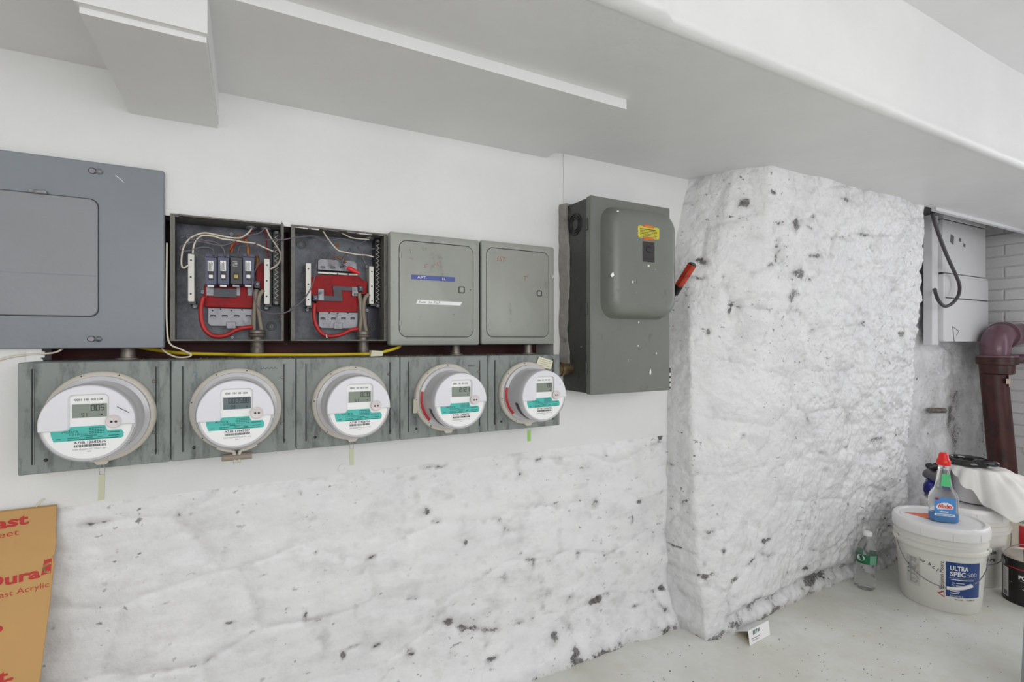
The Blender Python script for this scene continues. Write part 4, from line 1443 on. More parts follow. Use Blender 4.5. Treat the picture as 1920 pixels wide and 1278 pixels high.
cable([pt(u, v, y) for u, v, y in ((255, 650, .06), (300, 657, .05), (345, 662, .02), (420, 664, .02), (462, 665, -.02), (520, 665, -.02), (600, 665, -.02), (655, 664, -.02), (700, 663, -.03), (725, 658, -.03), (748, 650, -.01), (752, 640, .06))], .0042, M_YELLOW, 'flat yellow cable lying along the slot above the meters')
cable([pt(u, v, y) for u, v, y in ((313, 455, -.003), (312.5, 500, -.004), (312, 560, -.004), (313, 610, -.006), (318, 643, -.02), (340, 655, -.03), (358, 664, -.04), (352, 669, -.04), (330, 669, -.03), (308, 658, -.01), (300, 645, .03))], .0020, M_WHITEWIRE, 'white cable looping down beside the large panel cover')
cable([pt(u, v, y) for u, v, y in ((-25, 682, -.003), (20, 669, -.004), (60, 664, -.004), (95, 662, -.006), (112, 657, -.01), (122, 648, .02))], .0020, M_WHITEWIRE, 'white cable emerging from under the large panel cover across the plaster')
# paper-wrapped block beside the second nipple
p = pt(695, 663, -.045)
blk = MB()
blk.loft([[(p.x + dx, p.y + dy, SZ1 + .001 + dz) for dx, dz in ((0, 0), (.032, .001), (.034, .014), (.003, .016))] for dy in (0, .03)])
tag(blk.build('wrapped_block', M_PAPER), 'small cream paper-wrapped block lying on the meter sockets beside a conduit nipple', 'block')
# crumbs and dust on top of the sockets: nobody could count them
rs = random.Random(77)
db_ = MB()
for k in range(420):
    u = rs.uniform(0, 1) ** .7
    x = EDGE[0] + .12 + (EDGE[5] - EDGE[0] - .14) * u
    y = rs.uniform(YS + .01, .08)
    s_ = rs.uniform(.0008, .0035)
    h_ = rs.uniform(.0006, .003)
    a_ = rs.uniform(0, 6.28)
    vs = [(x + s_ * math.cos(a_ + q), y + s_ * .6 * math.sin(a_ + q), SZ1 + .0003) for q in (0, 2.1, 4.2)] + [(x, y, SZ1 + h_)]
    db_.add(vs, [(0, 1, 2), (0, 1, 3), (1, 2, 3), (2, 0, 3)])
o = db_.build('dust_crumbs', M_DEBRIS)
o['kind'] = 'stuff'
tag(o, 'brown crumbs and dust lying along the tops of the meter sockets', 'debris')
# round washer painted over on the plaster
p = pt(643, 878, 0)
tag(MB().lathe([(.013, -.001), (.013, .0015), (.0115, .0022), (.004, .0018), (.0035, .0006), (.001, .0006)], p, 'f', 30).build('wall_washer', M_PLASTER, None, 40), 'round painted-over washer on the plaster below the meters', 'washer')

# ================================================================== SAFETY SWITCH
YC = -.155
sx0, sx1, sz0, sz1 = .9355, 1.2675, H - .1660, H + .4480
t = thing('safety_switch', 'tall dark grey-green safety switch box with bulging cover and red handle', 'switch box', ((sx0 + sx1) / 2, 0, sz0))
MB().box(sx0 + .002, sx1 - .004, YC + .018, .006, sz0 + .004, sz1 - .004).build('body', M_SWITCHSIDE, t)
o_ = rr(sx0, sx1, sz0, sz1, .004, 3)
i_ = rr(sx0 + .003, sx1 - .003, sz0 + .003, sz1 - .003, .004, 3)
cov = MB().loft([at(o_, YC + .022), at(o_, YC + .003), at(i_, YC)]).build('cover', M_SWITCH, t, 30)
bx0_, bx1_, bz0, bz1 = .9725, 1.2540, H + .070, H + .4215
L = []
for ins, dep, r_ in ((0, -.001, .05), (.003, .008, .05), (.007, .026, .05), (.013, .039, .048), (.021, .046, .045), (.032, .049, .04), (.045, .0500, .035)):
    L.append(at(rr(bx0_ + ins, bx1_ - ins * .6, bz0 + ins, bz1 - ins, r_, 8), YC - dep))
MB().loft(L, False, True).build('raised_dome', M_SWITCH, t, 50)
YD = YC - .0502
fn = plane_fn(YD - .0006)
# yellow label with red tabs, print
a, b = pt(1196, 421, YD), pt(1236, 450, YD)
wl = MB().loft([at(rr(a.x, b.x, b.z + .001, a.z - .002, .006, 4), YD + .001), at(rr(a.x, b.x, b.z + .001, a.z - .002, .006, 4), YD - .0003)]).build('warning_label', M_WARN, t)
s = MB()
s2 = MB()
s.prism([(a.x + .020, a.z - .005), (b.x - .022, a.z - .005), (b.x - .026, a.z + .003), (a.x + .024, a.z + .003)], YD - .0002, YD - .0007)
s2.prism([(a.x + .020, b.z + .003), (b.x - .022, b.z + .003), (b.x - .026, b.z - .004), (a.x + .024, b.z - .004)], YD - .0002, YD - .0007)
s.build('label_tab', M_WARNR, wl)
s2.build('label_tab', M_WARNR, wl)
s = MB()
letters(s, 'WARNING', (a.x + b.x) / 2, a.z - .004, .0045, plane_fn(YD - .0010), w=.030, align='c')
s.build('label_heading', M_WARN, wl)
s = MB()
rs = random.Random(9)
for k in range(6):
    z = a.z - .011 - k * .0048
    x = a.x + .009
    while x < b.x - .014:
        w = rs.uniform(.003, .009)
        ribbon(s, [(x, z), (min(x + w, b.x - .010), z)], .0024 if k == 0 else .0016, fn)
        x += w + .0018
s.build('label_print', M_INK, wl)
a, b = pt(1205, 452, YD), pt(1227, 492, YD)
npl = MB().box(a.x, b.x, YD - .0010, YD + .001, b.z, a.z).build('nameplate', M_PLATE, t)
s = MB()
cx_, cz_ = (a.x + b.x) / 2, (a.z + b.z) / 2 + .008
ribbon(s, [(cx_ + .011 * math.cos(q), cz_ + .009 * math.sin(q)) for q in np.linspace(.6, 5.6, 18)], .0022, plane_fn(YD - .0013))
ribbon(s, [(a.x + .004, b.z + .010), (b.x - .004, b.z + .010)], .002, plane_fn(YD - .0013))
s.build('plate_emblem', M_BLACK, npl)
p = pt(1216, 498, YD)
MB().box(p.x - .004, p.x + .004, YD - .0006, YD + .001, p.z - .003, p.z + .003).build('worn_patch', M_PAPER, t)
# scuffs and paint drips
s = MB()
for u, v, w, h, y in ((1148, 515, 6, 6, YC - .045), (1158, 396, 4, 2, YC - .044), (1244, 588, 2, 2, YC), (1197, 604, 2, 3, YC), (1219, 697, 3, 8, YC), (1196, 648, 3, 2, YC), (1230, 662, 2, 3, YC), (1186, 528, 2, 4, YD)):
    p = pt(u, v, y)
    k = 1.24 / F
    s.prism([(p.x - w * k, p.z - h * k * .4), (p.x - w * k * .2, p.z - h * k), (p.x + w * k * .8, p.z - h * k * .2), (p.x + w * k * .3, p.z + h * k), (p.x - w * k * .5, p.z + h * k * .5)], y - .002, y)
s.build('paint_spatter', M_LABEL, t)
# knockouts on the left side, hinges, latch
for cy_, cz_, r_ in ((-.070, H + .375, (.036, .028, .021)),):
    for r0 in r_:
        q = MB().lathe([(r0, sx0 + .003), (r0, sx0 - .0005), (r0 - .002, sx0 - .0012), (r0 - .004, sx0 - .0005), (r0 - .004, sx0 + .003)], (0, cy_, cz_), 'x', 36, False)
        q.build('knockout_ring', M_BLACK, t, 180)
for z in (H + .362, H + .100, H - .085):
    MB().lathe([(.004, z - .018), (.0045, z - .017), (.0045, z + .017), (.004, z + .018)], (sx0 - .001, YC + .020, 0), 'z', 12).build('hinge', M_SWITCHSIDE, t, 40)
MB().box(sx1 - .001, sx1 + .006, YC + .004, YC + .016, sz0 + .005, sz0 + .075).build('latch_bracket', M_BLACK, t)
for k in range(3):
    MB().box(sx1 - .002, sx1 + .0065, YC + .002, YC + .010, sz0 + .012 + k * .018, sz0 + .022 + k * .018).build('latch_slot', M_BAR, t)
# operating handle on the right-hand side
MB().box(sx1 - .002, sx1 + .009, YC + .02, YC + .05, H - .060, H + .150).build('handle_plate', M_BLACK, t)
for z in (H - .045, H - .018):
    MB().lathe([(.005, sx1 + .008), (.005, sx1 + .012), (.003, sx1 + .013)], (0, YC + .03, z), 'x', 14).build('handle_rivet', M_BAR, t)
A, B = Vector((sx1 + .014, YC + .02, H + .135)), Vector((sx1 + .034, YC - .064, H + .252))
d_ = (B - A).normalized()
sd = Vector((1, 0, 0))
up_ = d_.cross(sd).normalized()


def lever(f0, f1, w0, w1, th):
    out = []
    for f, w in ((f0, w0), (f1, w1)):
        c_ = A.lerp(B, f)
        out.append([c_ + sd * (x * th) + up_ * (y * w) for x, y in ((-1, -.6), (-.6, -1), (.6, -1), (1, -.6), (1, .6), (.6, 1), (-.6, 1), (-1, .6))])
    return MB().loft(out)


hd = lever(-.05, .42, .008, .011, .006).build('handle', M_STEEL, t)
lever(.22, .46, .0135, .0135, .009).build('handle_collar', M_BLACK, hd)
lever(.44, 1.0, .0130, .0140, .010).build('handle_grip', M_GRIP, hd)
lever(.985, 1.03, .0135, .010, .0095).build('grip_end', M_BLACK, hd)

# ================================================================== LEANING ACRYLIC SHEET
top = pt(107, 945, -.006)
ytop, ztop = -.006, top.z
slope = (.225) / (ztop)          # outwards per metre of drop
xs1 = top.x
lenx = .62


def sheet_pt(x, s, off=0.0):
    """s = distance down from the top edge"""
    L_ = math.hypot(1, slope)
    return Vector((xs1 + x, ytop - s * slope / L_ - off * 1 / L_, ztop - s / L_ - off * slope / L_ * -1 * -1))


Ls = ztop * math.hypot(1, slope) - .001
edge = [(0, 0), (.0015, .02), (.002, .045), (.0045, .07), (.005, .096), (.0015, .099), (.005, .115), (.004, .20), (.0, .33), (-.003, Ls)]
outline = [(-lenx, 0)] + edge + [(-lenx, Ls)]
t = thing('acrylic_sheet', 'tan paper-masked acrylic sheet with red lettering leaning on the wall', 'sheet', (xs1 - .3, -.23, 0))
MB().loft([[sheet_pt(x, s_, .000) for x, s_ in outline], [sheet_pt(x, s_, .006) for x, s_ in outline]]).build('sheet', M_KRAFT, t)
rot = math.radians(4.5)


def sheet_text(u, v, s_, h, w=None, bold=0.0, align='r'):
    """place lettering so that its anchor shows at pixel u, v on the sheet"""
    # intersect the pixel ray with the sheet plane
    n_ = Vector((0, 1, -slope)).normalized()
    P = Vector((0, ytop, ztop))
    C_ = Vector((0, -DW, H))
    d = Vector(ray(u, v))
    tt = (P - C_).dot(n_) / d.dot(n_)
    q = C_ + d * tt
    sx = q.x - xs1
    ss = (ztop - q.z) * math.hypot(1, slope)
    mb = MB()
    letters(mb, s_, sx, -ss, h, lambda x, z: sheet_pt(min(x, .003), -z, .0066), w=w, bold=bold, align=align, rot=rot)
    return mb


for s_, u, v, h, w, b_ in (('DuraCast', 56, 977, .020, .170, .035), ('Cast Acrylic Sheet', 38, 998, .0120, .185, -.004), ('Dura', 78, 1077, .020, .083, .035), ('Cast Acrylic', 94, 1095, .0105, .086, -.004), ('DuraCast.', 28, 1267, .020, .172, .035)):
    sheet_text(u, v, s_, h, w, b_).build('sheet_lettering', M_REDPRINT, t)
m_ = sheet_text(8, 1176, '.', .045, None, .03)
m_.build('sheet_dot', M_REDPRINT, t)
# the cut-off C in its slanted box
n_ = Vector((0, 1, -slope)).normalized()


def on_sheet(u, v):
    d = Vector(ray(u, v))
    q = Vector((0, -DW, H)) + d * ((Vector((0, ytop, ztop)) - Vector((0, -DW, H))).dot(n_) / d.dot(n_))
    return (q.x - xs1, (ztop - q.z) * math.hypot(1, slope))


q = [on_sheet(u, v) for u, v in ((79, 1074), (85, 1046), (99, 1042), (97, 1070))]
bx = MB().add([sheet_pt(min(x, .003), s_, .0064) for x, s_ in q], [(0, 1, 2, 3)]).build('logo_box', M_REDPRINT, t)
c0 = on_sheet(98, 1059)
g = MB()
rib = [(c0[0] + .012 * math.cos(a), c0[1] + .0085 * math.sin(a)) for a in np.linspace(math.radians(100), math.radians(260), 14)]
ribbon(g, rib, .004, lambda x, s_: sheet_pt(min(x, .003), s_, .0068))
g.build('logo_letter', M_KRAFT, bx)
# dry twig end on its top edge
p = sheet_pt(-.028, -.004)
MB().tube(smooth_path([p + Vector((-.005, -.003, -.004)), p + Vector((0, -.004, .004)), p + Vector((.002, -.003, .008)), p + Vector((.008, -.003, .011))], 4), .0014, 6).build('tape_curl', M_PAPER, t, 180)
# ================================================================== ALCOVE: PAINTED CABINET, PIPE, CABLE
YA = -.06
c0, c1 = px(1768, YA), px(1849, YA)
t = thing('utility_cabinet', 'white painted board cabinet in the alcove beside the brick wall', 'cabinet', ((c0 + c1) / 2, 0, H))


def slab(x0, x1, z0, z1, y, name, r=.004):
    o = rr(x0, x1, z0, z1, r, 4)
    i = rr(x0 + .003, x1 - .003, z0 + .003, z1 - .003, r, 4)
    return MB().loft([at(o, .0), at(o, y + .003), at(i, y)]).build(name, M_CABINETW, t, 30)


slab(c0 + .012, c1 - .006, H + .684, H + .742, YA, 'top_board')
slab(c0, c1 - .006, H + .384, H + .679, YA, 'upper_panel')
slab(c0, c1 + .020, H - .004, H + .379, YA - .004, 'lower_panel', .018)
dr = slab(c0 + .016, c1 + .002, H + .243, H + .366, YA - .008, 'hatch', .006)
MB().box(c0 - .075, c0, YA + .02, .0, H - .02, H + .70).build('side_board', M_CABINETW, t)
MB().box(c0 + .016, c1 + .002, YA - .0086, YA - .005, H + .2395, H + .2435).build('hatch_gap', M_INK, dr)
MB().box(c0, c1 - .006, YA + .004, YA + .01, H + .3785, H + .3845).build('panel_gap', M_INK, t)
MB().box(c0 + .012, c1 - .006, YA + .004, YA + .01, H + .678, H + .685).build('panel_gap', M_INK, t)
s = MB()
fn = plane_fn(YA - .0006)
for u, v, w, h in ((1785, 449, 8, 10), (1800, 450, 5, 4), (1808, 460, 5, 4)):
    p = pt(u, v, YA)
    s.prism([(p.x - w * .003, p.z - h * .0015), (p.x + w * .002, p.z - h * .003), (p.x + w * .003, p.z + h * .002), (p.x - w * .002, p.z + h * .003)], YA - .0006, YA)
s.build('scuff', M_INKG, t)
s = MB()
p = pt(1786, 612, YA - .004)
q = pt(1789, 640, YA - .004)
ribbon(s, [(p.x, p.z), (q.x, q.z)], .008, plane_fn(YA - .0046))
ribbon(s, [(p.x, p.z), (p.x + .075, p.z - .025), (p.x + .045, p.z - .05)], .004, plane_fn(YA - .0046))
s.build('scratch_mark', M_INKG, t)

# cable in front of the cabinet
cb = [pt(u, v, y) for u, v, y in ((1748, 397, -.17), (1752, 415, -.16), (1764, 450, -.14), (1778, 485, -.12), (1792, 515, -.10), (1799, 535, -.10), (1797, 553, -.11), (1786, 568, -.12), (1772, 574, -.12), (1761, 565, -.11), (1755, 552, -.085), (1753, 542, -.05))]
tag(MB().tube(smooth_path(cb, 6), .0085, 10).build('hanging_cable', mat('dark_grey_cable', rgb(74, 70, 74), .5), None, 180), 'thick dark grey cable looping down in front of the white cabinet', 'cable')

# cast iron drain pipe with painted elbow
px_, ty_, tz_ = 3.845, -.146, H - .108
R_ = .062
t = thing('drain_pipe', 'rusty cast iron drain pipe with a glossy maroon elbow in the alcove', 'pipe', (px_, -.21, 0))
MB().tube([(px_ - .0, -.205, 0), (px_, -.195, .1), (px_, -.135, tz_ - .02), (px_, ty_, tz_ + .03)], R_, 28).build('pipe', M_RUST, t, 60)
hubp = [(R_ * 1.02, tz_ - .085), (R_ * 1.22, tz_ - .078), (R_ * 1.25, tz_ - .05), (R_ * 1.25, tz_ - .03), (R_ * 1.48, tz_ - .025), (R_ * 1.50, tz_ + .012), (R_ * 1.40, tz_ + .018), (R_ * 1.02, tz_ + .020)]
MB().lathe(hubp, (px_, ty_ - .008, 0), 'z', 36).build('hub', M_RUST, t, 40)
MB().lathe([(R_ * 1.20, tz_ + .013), (R_ * 1.49, tz_ + .014), (R_ * 1.50, tz_ + .024), (R_ * 1.20, tz_ + .028)], (px_, ty_ - .008, 0), 'z', 36).build('hub_lip', M_MAROON, t, 40)
el = []
for a in np.linspace(0, 90, 12):
    q = math.radians(a)
    el.append(Vector((px_ + .085 * (1 - math.cos(q)), ty_, tz_ + .055 + .085 * math.sin(q))))
el = [Vector((px_, ty_, tz_ + .015))] + el + [Vector((px_ + .10, ty_, tz_ + .14))]
MB().tube(el, [R_ * 1.06] + [R_ * 1.12] * 12 + [R_ * 1.12], 28).build('elbow', M_MAROON, t, 60)
for x0_, r0 in ((px_ + .095, 1.30), (px_ + .125, 1.22)):
    MB().lathe([(R_ * 1.0, x0_), (R_ * r0, x0_ + .002), (R_ * r0, x0_ + .024), (R_ * 1.0, x0_ + .027)], (0, ty_, tz_ + .14), 'x', 32).build('elbow_collar', M_MAROON, t, 40)
MB().tube([(px_ + .10, ty_, tz_ + .14), (XR - .001, ty_ - .03, tz_ + .150)], R_ * 1.02, 28).build('branch_pipe', M_MAROON, t, 60)
q = MB()
for x0, x1, z0, z1 in ((-.030, -.010, -.012, .018), (-.010, .012, -.028, .032), (.012, .030, -.022, .036), (.030, .044, -.030, .020)):
    ca_ = lambda x: (px_ - .010 + R_ * 1.02 * math.sin(x / R_), -.150 - R_ * 1.02 * math.cos(x / R_))
    zc_ = H - .232
    (xa, ya), (xb, yb_) = ca_(x0), ca_(x1)
    q.add([(xa, ya, zc_ + z0), (xb, yb_, zc_ + z0), (xb, yb_, zc_ + z1), (xa, ya, zc_ + z1)], [(0, 1, 2, 3)])
q.build('paint_flake', mat('pink_flake', rgb(200, 176, 168), .6), t)
a, b = pt(1880, 672, -.06), pt(1935, 668, -.06)
o = MB().tube([(4.02, -.03, a.z), (XR + .04, -.36, a.z + .01)], .028, 14).build('maroon_pipe', M_MAROON, None, 60)
tag(o, 'thin maroon pipe low on the brick wall behind the elbow', 'pipe')
o = MB().tube([pt(1743, 769, .0), pt(1770, 769, -.02)], [.016, .016], 12).build('pipe_stub', M_DULL, None, 60)
tag(o, 'short dull metal pipe stub sticking out of the alcove wall', 'pipe')

# ================================================================== BUCKETS AND BOTTLES
CAM = Vector((0, -DW, H))


def facing(c):
    f = Vector((c.x - CAM.x, c.y - CAM.y, 0)).normalized()
    return -f, Vector((f.y, -f.x, 0))


def cyl_fn(c, rfun, off=.0006):
    """x = distance along the wall of the bucket from the line that faces the camera, z = height"""
    d, r = facing(c)

    def fn(x, z):
        R__ = rfun(z)
        a = x / R__
        return Vector((c.x, c.y, z)) + (d * math.cos(a) + r * math.sin(a)) * (R__ + off)
    return fn


def patch(mb, x0, x1, z0, z1, fn, n=14):
    for k in range(n):
        a, b = x0 + (x1 - x0) * k / n, x0 + (x1 - x0) * (k + 1) / n
        mb.add([fn(a, z0), fn(b, z0), fn(b, z1), fn(a, z1)], [(0, 1, 2, 3)])
    return mb


def bucket(c, label, h=.335, printed=True, bail=0.0):
    t = thing('paint_bucket', label, 'bucket', c)
    rb_, rt_ = .1285, .1450
    rf = lambda z: rb_ + (rt_ - rb_) * min(max(z / (h * .72), 0), 1)
    P = [(.0, .006), (rb_ - .010, .004), (rb_ - .003, 0), (rb_, .004), (rf(h * .66), h * .66), (rt_ - .001, h * .69), (rt_ + .008, h * .695), (rt_ + .0085, h * .73), (rt_ + .002, h * .74), (rt_ + .002, h * .765),
         (rt_ + .006, h * .77), (rt_ + .006, h * .795), (rt_ + .0015, h * .80), (rt_ + .0015, h * .86), (rt_ + .0005, h * .93), (rt_ - .004, h * .93)]
    MB().lathe(P, c, 'z', 64, False).build('pail', M_BUCKET, t, 35)
    Lp = [(rt_ + .003, h * .855), (rt_ + .0105, h * .862), (rt_ + .0115, h * .95), (rt_ + .009, h * .985), (rt_ + .004, h), (rt_ - .006, h), (rt_ - .010, h - .006), (rt_ - .016, h - .008), (rt_ - .018, h - .005), (.06, h - .005), (.001, h - .005)]
    lid = MB().lathe(Lp, c, 'z', 64, False).build('lid', M_LID, t, 35)
    d, r = facing(c)
    for a in (-58, -20, 16, 52, 90, 150, 200, 250):
        q = math.radians(a)
        n__ = d * math.cos(q) + r * math.sin(q)
        s_ = r * math.cos(q) - d * math.sin(q)
        b_ = Vector((c.x, c.y, 0)) + n__ * (rt_ + .0112)
        MB().loft([[b_ + s_ * x + Vector((0, 0, z)) for x, z in ((-.0022, h * .87), (.0022, h * .87), (.0022, h * .955), (-.0022, h * .955))], [b_ + n__ * .0016 + s_ * x * .4 + Vector((0, 0, z)) for x, z in ((-.0022, h * .875), (.0022, h * .875), (.0022, h * .95), (-.0022, h * .95))]]).build('tear_tab', M_LID, lid)
    # wire bail hanging down over the front
    a0 = math.radians(-72 + bail)
    a1 = math.radians(72 + bail)
    pts = []
    for k in range(25):
        f = k / 24
        a = a0 + (a1 - a0) * f
        drop = (1 - (2 * f - 1) ** 2) ** .8
        z = h * .74 - drop * h * .42
        pts.append(Vector((c.x, c.y, z)) + (d * math.cos(a) + r * math.sin(a)) * (rf(z) + .007 + .012 * drop))
    ba = MB().tube(pts, .0018, 8).build('bail_wire', M_STEEL, t, 180)
    for a in (a0, a1):
        q = Vector((c.x, c.y, h * .735)) + (d * math.cos(a) + r * math.sin(a)) * (rt_ + .004)
        MB().tube([q, q + (d * math.cos(a) + r * math.sin(a)) * .008], .009, 14).build('bail_ear', M_BUCKET, t, 60)
    return t, rf, lid, ba, pts


cb1 = fl(1761, 1121)
cb1.z = 0
t, rf, lid, ba, bp = bucket(cb1, 'white paint bucket with a blue ULTRA SPEC 500 label, carrying the window cleaner bottle', .335, bail=8)
fn = cyl_fn(cb1, rf, .0006)
fn2 = cyl_fn(cb1, rf, .0011)
bl = patch(MB(), .020, .140, .068, .205, fn, 20).build('blue_label', M_BLUEPRINT, t, 180)
s = MB()
letters(s, 'ULTRA', .032, .174, .0175, fn2, w=.060, bold=.03)
letters(s, 'SPEC', .032, .151, .0175, fn2, w=.050, bold=.03)
letters(s, '500', .088, .151, .0165, fn2, w=.036, bold=-.012)
patch(s, .026, .124, .1435, .1443, fn2, 14)
for x0, x1, z in ((.034, .112, .136), (.050, .078, .123), (.050, .084, .113), (.032, .062, .090), (.032, .060, .082)):
    patch(s, x0, x1, z, z + .003, fn2, 8)
letters(s, 'EGGSHELL', .032, .070, .0055, fn2, w=.042)
for z in (.123, .112, .101):
    ribbon(s, [(.041 + .004 * math.cos(q), z + .004 * math.sin(q)) for q in np.linspace(0, 6.28, 13)], .0010, fn2)
s.build('label_lettering', M_LABEL, bl)
s = MB()
letters(s, 'Benjamin Moore', .013, .092, .0125, fn, w=.110, rot=R90)
letters(s, 'WHITE', .046, .056, .005, fn, w=.026)
letters(s, '7538 01', .084, .056, .006, fn, w=.034)
hw = [[(-.014, .176), (-.020, .168), (-.014, .164)], [(-.030, .186), (-.026, .176), (-.034, .176), (-.028, .184)], [(-.050, .189), (-.044, .184), (-.052, .180), (-.054, .188)], [(-.062, .196), (-.058, .182)], [(-.002, .170), (-.008, .158)]]
for h_ in hw:
    ribbon(s, h_, .0018, fn)
s.build('black_lettering', M_INK, t)
tri = MB().add([fn(x, z) for x, z in ((-.006, .074), (.016, .060), (.014, .086))], [(0, 1, 2)]).build('red_triangle', M_REDBAND, t)
MB().add([fn2(x, z) for x, z in ((.002, .074), (.0135, .066), (.0125, .081))], [(0, 1, 2)]).build('triangle_centre', M_LABEL, tri)
gl = patch(MB(), -.112, -.062, .075, .190, fn, 8).build('grey_label', mat('pale_grey_label', rgb(206, 205, 198), .5), t, 180)
s = MB()
rs = random.Random(4)
for k in range(30):
    z = .186 - k * .0035
    ribbon(s, [(-.098, z), (-.098 + rs.uniform(.02, .034), z)], .0014, fn2)
s.build('fine_print', M_INKG, gl)
s = MB()
for k in range(3):
    ribbon(s, [(-.107, .15 - k * .016), (-.103, .156 - k * .016), (-.101, .15 - k * .016)], .002, fn2)
s.build('hazard_marks', M_INK, gl)
# white roller grip on the bail
i0, i1 = 12, 18
MB().tube([bp[i] for i in range(12, 18)], .0062, 12).build('bail_grip', M_LID, ba, 60)
# orange diamond sticker on the lid
d, r = facing(cb1)
zc = .335 - .0046
q = [Vector((cb1.x, cb1.y, zc)) + r * x + d * y for x, y in ((-.105, .005), (-.045, .075), (.052, .035), (-.010, -.040))]
q = [Vector((cb1.x, cb1.y, zc)) + r * x - d * y for x, y in ((-.115, -.004), (-.020, .055), (.070, .010), (-.025, -.045))]
MB().add(q, [(0, 1, 2, 3)]).build('orange_sticker', M_ORANGE, lid)

cb2 = fl(1807, 938, .335)
v_ = Vector((cb2.x - cb1.x, cb2.y - cb1.y, 0))
cb2 = cb1 + v_.normalized() * max(v_.length, .325)
cb2.z = 0
t, rf2, lid2, ba2, bp2 = bucket(cb2, 'white paint bucket behind the labelled one, under a white sheet', .335, bail=20)
fn = cyl_fn(cb2, rf2, .0006)
s = MB()
letters(s, 'jamin', .060, .150, .018, fn, w=.055, bold=.02)
letters(s, 'ore', .075, .118, .018, fn, w=.038, bold=.02)
s.build('black_lettering', M_INK, t)

# glass cleaner bottle on the lid
d, r = facing(cb1)
LZ = .335 - .004
wc = fl(1769, 976, .331)
wc.z = .3308
t = thing('spray_bottle', 'clear window cleaner bottle with red cap standing on the labelled bucket', 'bottle', wc)
BW, BD = .048, .028


def oval(w, dd, z, n=28, p=2.6, c=wc, rot=.35):
    out = []
    dr = (d * math.cos(rot) + r * math.sin(rot))
    rr_ = (r * math.cos(rot) - d * math.sin(rot))
    for k in range(n):
        q = 2 * math.pi * k / n
        cx_, sy_ = math.cos(q), math.sin(q)
        a = abs(cx_) ** (2 / p) * math.copysign(1, cx_) * w
        b = abs(sy_) ** (2 / p) * math.copysign(1, sy_) * dd
        out.append(c + rr_ * a - dr * b + Vector((0, 0, z)))
    return out


K = 1.03
prof_ = [(.042, .024, 0.0, 2.6), (BW, BD, .006, 2.8), (BW, BD, .095, 2.8), (.044, .026, .110, 2.6), (.030, .022, .130, 2.4), (.024, .020, .160, 2.2), (.021, .019, .195, 2.0), (.0155, .0155, .205, 2.0), (.0155, .0155, .220, 2.0)]
MB().loft([oval(w, dd, z * K, p=p_) for w, dd, z, p_ in prof_]).build('bottle_body', M_CLEAR, t, 50)
MB().loft([oval(w - .0015, dd - .0015, z * K, p=p_) for w, dd, z, p_ in [(.042, .024, 0.002, 2.6), (BW, BD, .008, 2.8), (BW, BD, .036, 2.8)]]).build('blue_fluid', M_WINDEXBLUE, t, 50)
MB().lathe([(.0170, .206 * K), (.0170, .222 * K), (.0150, .224 * K)], wc, 'z', 24).build('neck_ring', M_CLEAR, t, 40)
MB().lathe([(.0225, .221 * K), (.0235, .226 * K), (.0235, .236 * K), (.0195, .245 * K), (.0165, .250 * K), (.0155, .262 * K), (.011, .268 * K), (.001, .269 * K)], wc, 'z', 28).build('cap', M_CAPRED, t, 40)


def flat_fn(c, rot, off):
    dr = (d * math.cos(rot) + r * math.sin(rot))
    rr_ = (r * math.cos(rot) - d * math.sin(rot))
    return lambda x, z: c + rr_ * x + dr * off + Vector((0, 0, z * K))


ff = flat_fn(wc, .35, BD + .0012)
lb = MB()
lb.add([ff(x, z) for x, z in ((-.040, .024), (.030, .024), (.030, .098), (-.040, .098))], [(0, 1, 2, 3)])
lb = lb.build('front_label', mat('label_sky_blue', rgb(84, 148, 214), .35), t)
ff = flat_fn(wc, .35, BD + .0017)
s = MB()
ribbon(s, [(-.038, .032), (.024, .032)], .008, ff)
pl = [(-.036, .060), (-.030, .072), (-.015, .078), (0, .080), (.012, .076), (.022, .066), (.020, .056), (-.030, .052)]
s.add([ff(x, z) for x, z in pl], [tuple(range(len(pl)))])
ribbon(s, [(-.022, .044), (.004, .044)], .004, ff)
s.build('label_white', M_LABEL, lb)
ff = flat_fn(wc, .35, BD + .0021)
s = MB()
letters(s, 'Windex', -.006, .058, .016, ff, w=.050, align='c', bold=.03)
s.build('label_logo', M_CAPRED, lb)
s = MB()
ribbon(s, [(-.034, .032), (.018, .032)], .0022, ff)
s.build('label_small_print', M_BLUEPRINT, lb)
MB().add([ff(x, z) for x, z in ((-.040, .092), (-.034, .098), (-.024, .093), (-.030, .087))], [(0, 1, 2, 3)]).build('label_corner', M_REDBAND, lb)
ff = flat_fn(wc, .35, .0245)
MB().add([ff(x, z) for x, z in ((-.018, .142), (.016, .140), (.012, .190), (-.014, .190))], [(0, 1, 2, 3)]).build('neck_label', M_GREENLAB, t)

# water bottle by the foot of the pier
wb_ = fl(1621, 1100)
wb_.z = 0
t = thing('water_bottle', 'clear plastic water bottle with a green label standing by the rubble pier', 'bottle', wb_)
lean = .05
rdir = facing(wb_)[1]


def leaned(mb):
    mb.v = [tuple(Vector(p) + rdir * (p[2] * lean)) for p in mb.v]
    return mb


